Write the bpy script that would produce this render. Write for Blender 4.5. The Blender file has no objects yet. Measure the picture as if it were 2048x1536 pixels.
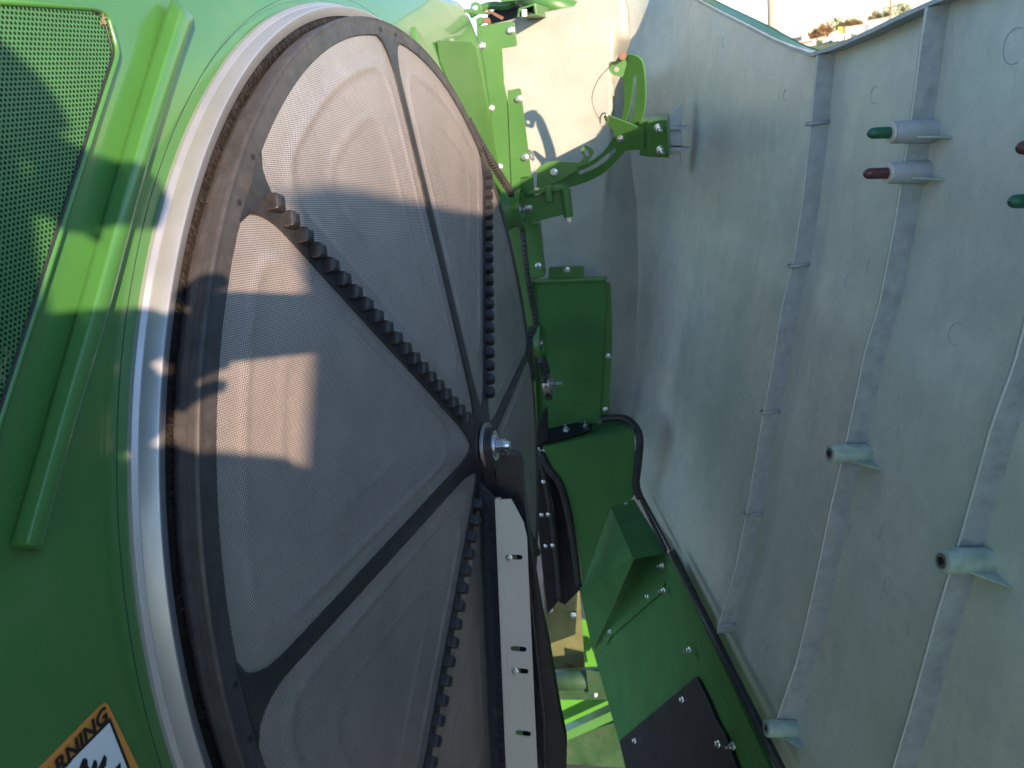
import bpy, math, random
from math import sin, cos, pi, radians, hypot, atan2, exp
from mathutils import Vector as V, Matrix
from mathutils.geometry import tessellate_polygon
random.seed(7)
S = 0.75                                   # radius of the rotary screen mesh in metres; its centre is the origin
# ------------------------------------------------------------------ camera, world, sun, exposure
scn = bpy.context.scene
COL = scn.collection
FPX, PITCH, ROLL, YAW = 1536.25, 0.364, -0.156, 1.3039
CAM = V((-1.7227, -0.6601, 0.8488)) * S
fwd = V((sin(YAW)*cos(PITCH), cos(YAW)*cos(PITCH), -sin(PITCH)))
_r = V((cos(YAW), -sin(YAW), 0)); _u = _r.cross(fwd)
rgt = _r*cos(ROLL) + _u*sin(ROLL); upv = -_r*sin(ROLL) + _u*cos(ROLL)
cd = bpy.data.cameras.new('camera'); cam = bpy.data.objects.new('camera', cd); COL.objects.link(cam)
cam.matrix_world = Matrix.Translation(CAM) @ Matrix((rgt, upv, -fwd)).transposed().to_4x4()
cd.sensor_width = 36; cd.lens = FPX/2048*36; cd.clip_start = 0.01; cd.clip_end = 2000
cd.dof.use_dof = True; cd.dof.focus_distance = 1.15; cd.dof.aperture_fstop = 9
scn.camera = cam
def ray(px, py): return fwd*FPX + rgt*(px-1024) + upv*(768-py)
SUN = ray(440, 612).normalized()           # travel direction of the sunlight
el = math.asin(-SUN.z); az = atan2(-SUN.x, -SUN.y)
w = bpy.data.worlds.new('World'); scn.world = w; w.use_nodes = True
nt = w.node_tree; bg = nt.nodes['Background']
sky = nt.nodes.new('ShaderNodeTexSky'); sky.sky_type = 'NISHITA'; sky.sun_disc = False
sky.sun_elevation = el; sky.sun_rotation = az; sky.altitude = 600; sky.dust_density = 0.3; sky.air_density = 1.0; sky.ozone_density = 2.2
nt.links.new(sky.outputs[0], bg.inputs[0]); bg.inputs[1].default_value = 0.14
sl = bpy.data.lights.new('sun', 'SUN'); sl.energy = 3.5; sl.angle = radians(0.53); sl.color = (1.0, 0.74, 0.50)
so = bpy.data.objects.new('sun', sl); COL.objects.link(so)
so.rotation_euler = SUN.to_track_quat('-Z', 'Y').to_euler()
scn.view_settings.view_transform = 'Standard'; scn.view_settings.look = 'None'
scn.view_settings.gamma = 1; scn.view_settings.exposure = 1.68
scn.render.engine = 'CYCLES'; scn.render.resolution_x = 1024; scn.render.resolution_y = 768

# ------------------------------------------------------------------ rays and planes
def H(px, py, p0, n):
    r = ray(px, py); return CAM + r*((V(p0)-CAM).dot(n)/r.dot(n))
def YP(px, py, y): return H(px, py, (0, y, 0), V((0, 1, 0)))
def XP(px, py, x): return H(px, py, (x, 0, 0), V((1, 0, 0)))
dd = ray(886, 198); dd.z = 0; dd.normalize()           # direction of the open shield in plan
NN = V((0, 0, 1)).cross(dd)                             # towards the machine
def WP(px, py, wd): return H(px, py, CAM-NN*wd, NN)
def D3(s, wd, z): return V((CAM.x, CAM.y, 0)) + dd*s - NN*wd + V((0, 0, z))
E1 = SUN.cross(V((0, 0, 1))).normalized(); E2 = E1.cross(SUN)
def SV(x, y, dep): return CAM + E1*x + E2*y - SUN*dep

# ------------------------------------------------------------------ materials
def new_mat(name):
    m = bpy.data.materials.new(name); m.use_nodes = True
    return m, m.node_tree, m.node_tree.nodes['Principled BSDF']
def noise(nt, scale, detail=4, rough=0.6, coord='Object', stretch=None):
    tc = nt.nodes.new('ShaderNodeTexCoord'); n = nt.nodes.new('ShaderNodeTexNoise')
    n.inputs['Scale'].default_value = scale; n.inputs['Detail'].default_value = detail; n.inputs['Roughness'].default_value = rough
    out = tc.outputs[coord]
    if stretch:
        mp = nt.nodes.new('ShaderNodeMapping'); mp.inputs['Scale'].default_value = stretch
        nt.links.new(out, mp.inputs[0]); out = mp.outputs[0]
    nt.links.new(out, n.inputs['Vector']); return n.outputs[0]
def ramp(nt, fac, stops):
    r = nt.nodes.new('ShaderNodeValToRGB'); e = r.color_ramp.elements
    while len(e) < len(stops): e.new(0.5)
    for i, (p, c) in enumerate(stops): e[i].position = p; e[i].color = (*c, 1)
    nt.links.new(fac, r.inputs[0]); return r.outputs[0]
def mapr(nt, v, a, b, c, d):
    m = nt.nodes.new('ShaderNodeMapRange'); nt.links.new(v, m.inputs[0])
    for i, x in enumerate((a, b, c, d)): m.inputs[i+1].default_value = x
    return m.outputs[0]
def mixc(nt, fac, a, b):
    m = nt.nodes.new('ShaderNodeMix'); m.data_type = 'RGBA'
    if isinstance(fac, (int, float)): m.inputs[0].default_value = fac
    else: nt.links.new(fac, m.inputs[0])
    for i, c in ((6, a), (7, b)):
        if isinstance(c, tuple): m.inputs[i].default_value = (*c, 1)
        else: nt.links.new(c, m.inputs[i])
    return m.outputs[2]
def bump(nt, b, h, strength=0.2, dist=0.002):
    bp = nt.nodes.new('ShaderNodeBump'); bp.inputs['Strength'].default_value = strength; bp.inputs['Distance'].default_value = dist
    nt.links.new(h, bp.inputs['Height']); nt.links.new(bp.outputs[0], b.inputs['Normal']); return bp
def simple(name, col, rough=0.5, metal=0.0, var=0.25, scale=14, coat=0.0, bmp=0.0, bscale=120, bdist=0.0006, spec=0.5, dust=0.0, stretch=None):
    m, nt, b = new_mat(name)
    n = noise(nt, scale, 6, 0.65, stretch=stretch)
    lo = tuple(c*(1-var) for c in col); hi = tuple(min(1, c*(1+var)) for c in col)
    c = ramp(nt, n, [(0.3, lo), (0.7, hi)])
    if dust:
        dn = noise(nt, scale*2.3, 8, 0.75)
        c = mixc(nt, mapr(nt, dn, 0.45, 0.75, 0, dust), c, (0.30, 0.24, 0.18))
    nt.links.new(c, b.inputs['Base Color'])
    rn = noise(nt, scale*1.7, 4)
    nt.links.new(mapr(nt, rn, 0.3, 0.7, max(0.02, rough*0.8), min(1, rough*1.2)), b.inputs['Roughness'])
    b.inputs['Metallic'].default_value = metal; b.inputs['Coat Weight'].default_value = coat; b.inputs['Coat Roughness'].default_value = 0.04
    b.inputs['Specular IOR Level'].default_value = spec
    if bmp: bump(nt, b, noise(nt, bscale, 3), bmp, bdist)
    return m
def perf(name, sheet, hole, pitch, thr, rough, metal, rot=0.0, uax='XZ', var=0.15):
    """perforated sheet: three cosine waves at 60 degrees make the hexagonal hole pattern"""
    m, nt, b = new_mat(name)
    tc = nt.nodes.new('ShaderNodeTexCoord'); k = 2*pi/(pitch*0.866)
    acc = None
    for j in range(3):
        a = rot + j*2*pi/3
        dp = nt.nodes.new('ShaderNodeVectorMath'); dp.operation = 'DOT_PRODUCT'
        dp.inputs[1].default_value = (cos(a)*k, 0, sin(a)*k) if uax == 'XZ' else (0, cos(a)*k, sin(a)*k)
        nt.links.new(tc.outputs['Object'], dp.inputs[0])
        c = nt.nodes.new('ShaderNodeMath'); c.operation = 'COSINE'; nt.links.new(dp.outputs['Value'], c.inputs[0])
        if acc is None: acc = c.outputs[0]
        else:
            ad = nt.nodes.new('ShaderNodeMath'); ad.operation = 'ADD'
            nt.links.new(acc, ad.inputs[0]); nt.links.new(c.outputs[0], ad.inputs[1]); acc = ad.outputs[0]
    mask = mapr(nt, acc, thr-0.35, thr+0.35, 0, 1)
    n = noise(nt, 9, 6, 0.7)
    base = ramp(nt, n, [(0.3, tuple(c*(1-var) for c in sheet)), (0.7, tuple(min(1, c*(1+var)) for c in sheet))])
    nt.links.new(mixc(nt, mask, base, hole), b.inputs['Base Color'])
    nt.links.new(mapr(nt, mask, 0, 1, rough, 0.9), b.inputs['Roughness'])
    nt.links.new(mapr(nt, mask, 0, 1, metal, 0), b.inputs['Metallic'])
    nt.links.new(mapr(nt, mask, 0, 1, 0.5, 0.05), b.inputs['Specular IOR Level'])
    inv = mapr(nt, mask, 0, 1, 1, 0); bump(nt, b, inv, 0.6, pitch*0.25)
    return m
def paint(name, col, rough=0.28, coat=0.8, peel=0.05, var=0.10):
    m, nt, b = new_mat(name)
    n = noise(nt, 3, 5, 0.6)
    c = ramp(nt, n, [(0.3, tuple(x*(1-var) for x in col)), (0.7, tuple(x*(1+var) for x in col))])
    sp = noise(nt, 420, 2, 0.5)
    c = mixc(nt, mapr(nt, sp, 0.74, 0.78, 0, 0.6), c, (0.42, 0.36, 0.26))
    du = noise(nt, 6, 8, 0.75)
    c = mixc(nt, mapr(nt, du, 0.55, 0.85, 0, 0.16), c, (0.30, 0.27, 0.2))
    nt.links.new(c, b.inputs['Base Color'])
    nt.links.new(mapr(nt, du, 0.4, 0.8, rough, rough+0.15), b.inputs['Roughness'])
    b.inputs['Coat Weight'].default_value = coat
    nt.links.new(mapr(nt, du, 0.4, 0.85, 0.03, 0.16), b.inputs['Coat Roughness'])
    bp = nt.nodes.new('ShaderNodeBump'); bp.inputs['Strength'].default_value = peel; bp.inputs['Distance'].default_value = 0.0012
    nt.links.new(noise(nt, 55, 2, 0.4), bp.inputs['Height'])
    nt.links.new(bp.outputs[0], b.inputs['Normal']); nt.links.new(bp.outputs[0], b.inputs['Coat Normal'])
    return m
GREEN = (0.056, 0.182, 0.040)
M = {}
M['green'] = paint('green_enamel', GREEN, 0.28, 0.6, 0.04)
M['green_frame'] = paint('green_frame_paint', (0.055, 0.165, 0.040), 0.36, 0.22, 0.10)
M['green_matte'] = simple('green_matte_paint', (0.050, 0.150, 0.045), 0.62, var=0.12, scale=8, spec=0.12, coat=0.0, dust=0.03, bmp=0.05)
M['dgreen'] = simple('shaded_dark_green', (0.018, 0.055, 0.022), 0.5, var=.3, scale=6, dust=.1)  # dark tone stands for shade on the gap's beam and rear sheet
M['green_grille'] = perf('green_perforated', (0.06, 0.19, 0.06), (0.006, 0.018, 0.010), 0.0046, 0.15, 0.35, 0.0, pi/6)
M['green_grille_b'] = perf('green_fine_perforated', (0.08, 0.22, 0.05), (0.03, 0.09, 0.02), 0.0038, 0.5, 0.4, 0.0, 0, 'XZ')
M['mesh'] = perf('perforated_steel', (0.54, 0.475, 0.46), (0.052, 0.045, 0.05), 0.0029, 0.40, 0.36, 0.5, 0.35)
M['black'] = simple('black_moulded_plastic', (0.022, 0.022, 0.026), 0.42, var=0.3, scale=22, bmp=0.2, bscale=260, bdist=0.0003, dust=0.07)
M['dusty'] = simple('dusty_rubber_rim', (0.046, 0.043, 0.046), 0.5, var=0.3, scale=30, bmp=0.2, bscale=300, bdist=0.0002, dust=0.08)
M['rubber'] = simple('black_rubber', (0.016, 0.017, 0.022), 0.55, var=0.3, scale=25, bmp=0.2)
M['blackplate'] = simple('black_painted_plate', (0.007, 0.008, 0.013), 0.45, var=0.5, scale=18, dust=0.03, spec=0.3, bmp=0.2)
M['alu'] = simple('brushed_aluminium', (0.43, 0.44, 0.47), 0.42, metal=0.6, var=0.08, scale=8, bmp=0.1, bscale=200)
M['zinc'] = simple('zinc_plated_steel', (0.66, 0.67, 0.70), 0.28, metal=0.9, var=0.15, scale=60)
M['steel'] = simple('bare_steel', (0.42, 0.40, 0.38), 0.38, metal=0.85, var=0.25, scale=40)
M['cream'] = simple('grey_beige_plate', (0.56, 0.54, 0.50), 0.45, var=0.05, scale=10, bmp=0.1, bscale=300, dust=0.06)
M['rust'] = simple('rusty_brown', (0.16, 0.08, 0.055), 0.6, var=0.3, scale=40)
M['bristle'] = simple('brush_bristles', (0.030, 0.024, 0.021), 0.38, var=0.5, scale=300)
M['bristle_black'] = simple('black_brush_bristles', (0.009, 0.009, 0.012), 0.45, var=0.5, scale=200)
def door_mat():
    m, nt, b = new_mat('moulded_grey_green')
    n1 = noise(nt, 3.2, 9, 0.72); n2 = noise(nt, 22, 8, 0.75); n3 = noise(nt, 60, 4, 0.6, stretch=(1, 1, 0.12))
    c = ramp(nt, n1, [(0.28, (0.45, 0.515, 0.45)), (0.5, (0.54, 0.59, 0.53)), (0.72, (0.63, 0.65, 0.60))])
    n5 = noise(nt, 1.4, 5, 0.7)
    c = mixc(nt, mapr(nt, n5, 0.46, 0.62, 0, 0.75), c, (0.66, 0.60, 0.54))
    n6 = noise(nt, 5.5, 10, 0.8, stretch=(1, 1, 0.5))
    c = mixc(nt, mapr(nt, n6, 0.48, 0.64, 0, 0.6), c, (0.37, 0.42, 0.395))
    n7 = noise(nt, 38, 3, 0.5, stretch=(1, 1, 0.08))
    c = mixc(nt, mapr(nt, n7, 0.70, 0.74, 0, 0.5), c, (0.62, 0.62, 0.60))
    c = mixc(nt, mapr(nt, n2, 0.42, 0.66, 0, 0.6), c, (0.43, 0.475, 0.455))
    c = mixc(nt, mapr(nt, n3, 0.64, 0.76, 0, 0.35), c, (0.15, 0.17, 0.16))
    nt.links.new(c, b.inputs['Base Color'])
    nt.links.new(mapr(nt, n1, 0.3, 0.7, 0.30, 0.48), b.inputs['Roughness'])
    bump(nt, b, n2, 0.30, 0.002)
    return m
M['door'] = door_mat()
M['pale'] = simple('pale_moulded_plate', (0.325, 0.335, 0.31), 0.5, var=0.18, scale=5, bmp=0.25, bscale=12, bdist=0.004, dust=0.10)
M['rib'] = simple('moulded_rib_grey', (0.33, 0.36, 0.375), 0.5, var=0.20, scale=34, bmp=0.3, bscale=70, bdist=0.001)
M['boss'] = simple('greenish_moulded_boss', (0.34, 0.44, 0.38), 0.5, var=0.28, scale=45, bmp=0.3, bscale=150)
M['lug'] = simple('cast_grey_lug', (0.36, 0.38, 0.40), 0.5, var=0.15, scale=30)
M['cap_green'] = simple('green_rubber_cap', (0.015, 0.10, 0.055), 0.4, var=0.2, scale=60, bmp=0.2)
M['cap_red'] = simple('maroon_rubber_cap', (0.085, 0.028, 0.032), 0.4, var=0.2, scale=60, bmp=0.2)
M['orange'] = simple('orange_vinyl', (0.80, 0.30, 0.06), 0.4, var=0.03, scale=10)
M['white'] = simple('white_vinyl', (0.84, 0.85, 0.87), 0.4, var=0.02, scale=10)
M['ink'] = simple('black_ink', (0.012, 0.012, 0.014), 0.45, var=0.1, scale=10)
M['weld'] = M['zinc']

# ------------------------------------------------------------------ object helpers
def wl(o):
    p = V((0, 0, 0))
    while o: p += o.location; o = o.parent
    return p
def thing(name, label, cat, loc, group=None, kind=None):
    o = bpy.data.objects.new(name, None); COL.objects.link(o); o.location = loc; o.empty_display_size = 0.05
    if kind: o['kind'] = kind
    tag(o, label, cat, group); return o
def tag(o, label, cat=None, group=None):
    if label: o['label'] = label
    if cat: o['category'] = cat
    if group: o['group'] = group
def mk(name, vs, fs, mat, parent=None, smooth=False, label=None, bevel=0.0, kind=None, seg=2, origin=None):
    org = V(origin) if origin is not None else (wl(parent) if parent else V((0, 0, 0)))
    me = bpy.data.meshes.new(name); me.from_pydata([tuple(V(v)-org) for v in vs], [], fs); me.validate()
    me.materials.append(M[mat] if isinstance(mat, str) else mat)
    if smooth:
        me.shade_smooth()
    o = bpy.data.objects.new(name, me); COL.objects.link(o)
    if parent: o.parent = parent; o.location = org - wl(parent)
    else: o.location = org
    if label: o['label'] = label
    if kind: o['kind'] = kind
    if bevel:
        md = o.modifiers.new('bevel', 'BEVEL'); md.width = bevel; md.segments = seg; md.limit_method = 'ANGLE'; md.angle_limit = radians(35)
    return o
def inst(me, name, parent, P, q, scale=1.0, label=None):
    o = bpy.data.objects.new(name, me); COL.objects.link(o); o.parent = parent
    o.matrix_local = Matrix.Translation(V(P)-wl(parent)) @ q.to_matrix().to_4x4() @ Matrix.Scale(scale, 4)
    if label: o['label'] = label
    return o
class G:
    def __init__(s): s.v = []; s.f = []
    def add(s, vs, fs):
        n = len(s.v); s.v += [V(v) for v in vs]; s.f += [tuple(i+n for i in f) for f in fs]; return s
    def box8(s, b, t):      # two quads
        return s.add(list(b)+list(t), [(3,2,1,0),(4,5,6,7),(0,1,5,4),(1,2,6,5),(2,3,7,6),(3,0,4,7)])
    def box(s, c, ax, ay, az):
        c, ax, ay, az = V(c), V(ax), V(ay), V(az)
        return s.box8([c-ax-ay-az, c+ax-ay-az, c+ax+ay-az, c-ax+ay-az], [c-ax-ay+az, c+ax-ay+az, c+ax+ay+az, c-ax+ay+az])
    def cyl(s, a, b, r, r2=None, n=20, cap=True):
        a, b = V(a), V(b); d = (b-a).normalized(); x = d.orthogonal().normalized(); y = d.cross(x); r2 = r if r2 is None else r2
        vs = [a+(x*cos(2*pi*i/n)+y*sin(2*pi*i/n))*r for i in range(n)] + [b+(x*cos(2*pi*i/n)+y*sin(2*pi*i/n))*r2 for i in range(n)]
        fs = [(i, (i+1) % n, n+(i+1) % n, n+i) for i in range(n)]
        if cap: fs += [tuple(range(n))[::-1], tuple(range(n, 2*n))]
        return s.add(vs, fs)
    def tube(s, pts, r, n=8, closed=False, flat=1.0, up=None):
        pts = [V(p) for p in pts]; m = len(pts); vs = []; fs = []; px = None
        for i, p in enumerate(pts):
            a = pts[(i-1) % m] if (closed or i > 0) else p; b = pts[(i+1) % m] if (closed or i < m-1) else p
            t = (b-a).normalized()
            if up is not None: x = (V(up) - t*V(up).dot(t)).normalized()
            elif px is None: x = t.orthogonal().normalized()
            else: x = (px - t*px.dot(t)).normalized()
            px = x; y = t.cross(x); rr = r[i] if isinstance(r, (list, tuple)) else r
            vs += [p + x*cos(2*pi*k/n)*rr*flat + y*sin(2*pi*k/n)*rr for k in range(n)]
        for i in range(m if closed else m-1):
            j = (i+1) % m
            fs += [(i*n+k, i*n+(k+1) % n, j*n+(k+1) % n, j*n+k) for k in range(n)]
        if not closed: fs += [tuple(range(n))[::-1], tuple((m-1)*n+k for k in range(n))]
        return s.add(vs, fs)
    def grid(s, rows):
        m = len(rows[0]); vs = [p for r in rows for p in r]
        fs = [(i*m+j, i*m+j+1, (i+1)*m+j+1, (i+1)*m+j) for i in range(len(rows)-1) for j in range(m-1)]
        return s.add(vs, fs)
    def obj(s, name, mat, parent=None, **k): return mk(name, s.v, s.f, mat, parent, **k)
def plate(poly, back, holes=()):
    """flat plate with holes: poly and holes are 3-D loops, back is the thickness vector"""
    back = V(back); loops = [[V(p) for p in poly]] + [[V(p) for p in h] for h in holes]
    tris = tessellate_polygon(loops); flat = [p for l in loops for p in l]; n = len(flat)
    nor = V((0, 0, 0)); L = loops[0]
    for i in range(len(L)): nor += L[i].cross(L[(i+1) % len(L)])
    g = G(); fs = []
    for t in tris:
        a, b, c = t; tn = (flat[b]-flat[a]).cross(flat[c]-flat[a])
        if tn.dot(back) > 0: a, b, c = c, b, a
        fs.append((a, b, c)); fs.append((c+n, b+n, a+n))
    k = 0
    for li, l in enumerate(loops):
        m = len(l); ln = V((0, 0, 0))
        for i in range(m): ln += l[i].cross(l[(i+1) % m])
        flip = (ln.dot(back) > 0) != (li > 0)
        if li > 0: flip = not (ln.dot(back) > 0)
        for i in range(m):
            a, b = k+i, k+(i+1) % m
            fs.append((a, b, b+n, a+n) if flip else (b, a, a+n, b+n))
        k += m
    g.add(flat+[p+back for p in flat], fs); return g
def rnd(pts, r=6, seg=4, idx=None):
    """round the corners of a 2-D pixel polygon"""
    out = []; n = len(pts)
    for i, p in enumerate(pts):
        if idx is not None and i not in idx: out.append(p); continue
        a, b = V(pts[i-1]), V(pts[(i+1) % n]); p = V(p)
        ra = min(r, (a-p).length*0.45); rb = min(r, (b-p).length*0.45)
        A = p+(a-p).normalized()*ra; B = p+(b-p).normalized()*rb
        for k in range(seg+1):
            t = k/seg; q = A*(1-t)**2 + p*2*t*(1-t) + B*t*t; out.append((q.x, q.y))
    return out
def smoothline(pts, n=6):
    out = []; P = [V(p) for p in pts]
    for i in range(len(P)-1):
        a = P[max(i-1, 0)]; b = P[i]; c = P[i+1]; d = P[min(i+2, len(P)-1)]
        for k in range(n):
            t = k/n; out.append(0.5*((2*b)+(c-a)*t+(2*a-5*b+4*c-d)*t*t+(3*b-a-3*c+d)*t**3))
    out.append(P[-1]); return out
def slot2(a, b, r, n=6):
    """pixel-space slot outline between a and b"""
    a, b = V(a), V(b); d = (b-a).normalized(); q = V((-d.y, d.x)); out = []
    for k in range(n+1): t = pi/2+pi*k/n; out.append(tuple(a + d*cos(t)*r + q*sin(t)*r))
    for k in range(n+1): t = -pi/2+pi*k/n; out.append(tuple(b + d*cos(t)*r + q*sin(t)*r))
    return out
def hexa(P, nrm, r, h, n=6, rot=0.0):
    nrm = V(nrm).normalized(); x = nrm.orthogonal().normalized(); y = nrm.cross(x)
    return [P+(x*cos(2*pi*i/n+rot)+y*sin(2*pi*i/n+rot))*r+nrm*h for i in range(n)]
def bolt_mesh(nut=False):
    g = G(); z = V((0, 0, 1)); o = V((0, 0, 0))
    g.cyl(o, z*0.0022, 0.0100, 0.0094, n=18); g.cyl(z*0.0022, z*0.0034, 0.0094, 0.0068, n=18)
    g.cyl(z*0.0030, z*0.0085, 0.0070, 0.0070, n=6); g.cyl(z*0.0085, z*0.0094, 0.0066, 0.0048, n=12)
    if nut: g.cyl(z*0.0090, z*0.020, 0.0040, 0.0037, n=12)
    else: g.cyl(z*0.0092, z*0.0098, 0.0036, 0.0032, n=12)
    me = bpy.data.meshes.new('bolt_nut' if nut else 'bolt'); me.from_pydata([tuple(v) for v in g.v], [], g.f); me.materials.append(M['zinc']); return me
BOLT, NUT = bolt_mesh(), bolt_mesh(True)
def bolt(parent, P, nrm, sc=1.0, nut=False, name='bolt'):
    q = V(nrm).to_track_quat('Z', 'Y') @ Matrix.Rotation(random.random()*2, 3, 'Z').to_quaternion()
    return inst(NUT if nut else BOLT, name, parent, P, q, sc)
def xpoly(pts, x): return [XP(a, b, x) for a, b in pts]
XM = V((-1, 0, 0))

# ------------------------------------------------------------------ 1. green side panel with grille, rail, decal, aluminium ring and brush
CR = 1.072*S; BY = 0.072*S
panel = thing('combine_side_panel', 'glossy green machine side panel round the big screen, with a perforated grille at left', 'machine panel', (-0.5, BY, -1.3))
def body_y(x, z):
    y = BY + 0.004
    if z > 0.70: y += 1.3*(z-0.70)**2
    return y
rows = []; NA = 260
X0, X1, Z0, Z1 = -2.3, 0.965, -1.45, 0.872
for k in range(29):
    t = k/28; row = []
    for i in range(NA+1):
        a = 2*pi*i/NA; ca, sa = cos(a), sin(a)
        X1a = 0.965 if 0.55 < a < 1.7 else (0.818 if a > 1.7 or a < 0.25 else 0.818+(0.965-0.818)*(a-.25)/.30)
        tx = ((X1a if ca > 0 else X0)/ca) if abs(ca) > 1e-6 else 1e9
        tz = ((Z1 if sa > 0 else Z0)/sa) if abs(sa) > 1e-6 else 1e9
        R = min(tx, tz)
        if a > 4.9: R = min(R, CR+0.012+max(0, 5.1-a)*2.0)
        r = CR-0.006 + (R-CR+0.006)*(t**1.5)
        row.append(V((r*ca, body_y(r*ca, r*sa), r*sa)))
    rows.append(row)
g = G().grid([r[::-1] for r in rows])
sheet = g.obj('body_sheet', 'green', panel, smooth=True)
md = sheet.modifiers.new('thick', 'SOLIDIFY'); md.thickness = 0.003; md.offset = -1
# aluminium ring: lathe of a stepped profile about the Y axis
def lathe(prof, name, mat, parent, n=240, **k):
    rows = [[V((r*cos(2*pi*i/n)*S, y*S, r*sin(2*pi*i/n)*S)) for i in range(n+1)] for r, y in prof]
    o = G().grid(rows).obj(name, mat, parent, smooth=k.pop('smooth', True), **k)
    md = o.modifiers.new('es', 'EDGE_SPLIT'); md.split_angle = radians(28); return o
ring = lathe([(1.0728, .080), (1.0722, .0712), (1.0715, .0702), (1.0678, .0668), (1.0668, .0655), (1.0655, .0652), (1.0612, .0415), (1.0602, .0397), (1.0585, .0392), (1.0435, .0430), (1.0420, .0440), (1.0418, .058), (1.045, .085)], 'aluminium_ring', 'alu', panel)
ring.data.polygons.foreach_set('use_smooth', [True]*len(ring.data.polygons))
lathe([(1.049, .06), (1.047, .13), (0.95, .13), (0.4, .14), (0.001, .14)], 'dark_housing', 'blackplate', panel, n=120)
gr = lathe([(1.0905, .0772), (1.0905, .0768), (1.0912, .0768), (1.0912, .0772)], 'groove_line', 'rubber', panel, n=240)
# ring brush: curved bristles as thin blades
g = G()
for i in range(26000):
    a = random.random()*2*pi; r0 = 1.0425; da = random.gauss(0.010, 0.007)
    yy = random.uniform(.0455, .054); r1 = 1.0225 - random.random()*0.003; y1 = random.uniform(.043, .053); wv = 0.00016+random.random()*0.00016
    if random.random() < 0.015: r1 -= 0.004; da += random.gauss(0, .02); y1 = .036
    P0 = V((r0*cos(a), yy, r0*sin(a)))*S; am = a+da*0.4; rm = (r0+r1)/2
    P1 = V((rm*cos(am), (yy+y1)/2-.0018, rm*sin(am)))*S; a2 = a+da; P2 = V((r1*cos(a2), y1, r1*sin(a2)))*S
    t = V((-sin(a), random.uniform(-.5, .5), cos(a)))*wv
    g.add([P0-t, P0+t, P1+t, P1-t, P2], [(0, 1, 2, 3), (3, 2, 4)])
g.obj('seal_bristles', 'bristle', panel, kind='stuff')
# perforated grille, left
GY = BY - 0.002
gp = rnd([(-230, -14), (196, 17), (216, 31), (233, 92), (234, 112), (-8, 866), (-60, 1000), (-400, 1100), (-500, 300)], 12, 4, (1, 2, 3, 4))
G3 = [YP(a, b, GY) for a, b in gp]
plate(G3, (0, 0.0015, 0)).obj('perforated_grille', 'green_grille', panel)
hem = [YP(a, b, GY-0.001) for a, b in gp[:26]]
G().tube(hem, 0.0028, 8).obj('grille_hem', 'green', panel, smooth=True)
hem2 = [YP(a-9, b+3, GY-0.0005) for a, b in gp[3:24]]
G().tube(hem2, 0.0016, 6).obj('grille_dark_line', 'rubber', panel, smooth=True)  # thin dark line along the inner side of the hem
g = G()                                      # chaff caught in the grille
for i in range(70):
    t = random.random(); bx, by = (14-40*t+random.gauss(0, 3), 700+140*t) if random.random() < .6 else (207+random.gauss(0, 2), 32+18*random.random())
    P = YP(bx, by, GY-0.002); a = random.random()*6; L = random.uniform(.0015, .004)
    g.tube([P, P+V((cos(a), -0.2, sin(a)))*L], 0.0004, 4)
g.obj('chaff', simple('chaff_straw', (0.25, 0.21, 0.15), 0.9), panel, kind='stuff')
# raised diagonal rail: cross-section swept along its length
Lf = [(345, -8), (300, 130), (240, 325), (171, 568), (105, 800), (41, 1025), (26, 1078)]
Rt = [(388, 34), (346, 165), (290, 352), (219, 620), (158, 825), (102, 1025), (86, 1090)]
RY = BY - 0.020
prof = [(-0.02, BY+0.003), (0.03, BY-0.001), (0.10, BY-0.005), (0.40, RY+0.004), (0.47, RY+0.001), (0.55, RY), (0.93, RY), (0.97, RY+0.001), (1.0, RY+0.004), (1.005, BY+0.003)]
rows = []
LL = smoothline([V((a, b, 0)) for a, b in Lf], 5); RR = smoothline([V((a, b, 0)) for a, b in Rt], 5)
top = [(LL[0], RR[0], 0.0), (LL[0]*0.97+LL[1]*0.03, RR[0]*0.97+RR[1]*0.03, 1.0)]
seq = top + [(l, r, 1.0) for l, r in zip(LL[1:], RR[1:])]
l, r = LL[-1], RR[-1]; dn = (LL[-1]-LL[-2]).normalized()
seq += [(l+dn*8, r+dn*6, .93), (l+dn*14, r+dn*9, .6), (l+dn*19, r+dn*12, 0.0)]
for l, r, h in seq:
    row = []
    for u, y in prof:
        m_ = l+(r-l)*u; row.append(YP(m_.x, m_.y, BY+0.003+(y-BY-0.003)*h))
    rows.append(row)
G().grid(rows).obj('raised_rail', 'green', panel, smooth=True)
# small rib and fine perforated insert beyond the screen
def yplate(px, y, th=0.002): return plate([YP(a, b, y) for a, b in px], (0, th, 0))
rb = [YP(a, b, BY-0.010) for a, b in [(831, 52), (846, 72), (905, 200), (893, 192), (838, 100)]]
plate(rb, (0, 0.012, 0)).obj('stiffening_rib', 'green', panel, bevel=0.002)
yplate([(875, 81), (942, 84), (951, 96), (1016, 425), (1003, 425), (930, 240), (882, 125)], BY+0.0015).obj('fine_perforated_insert', 'green_grille_b', panel)
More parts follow.
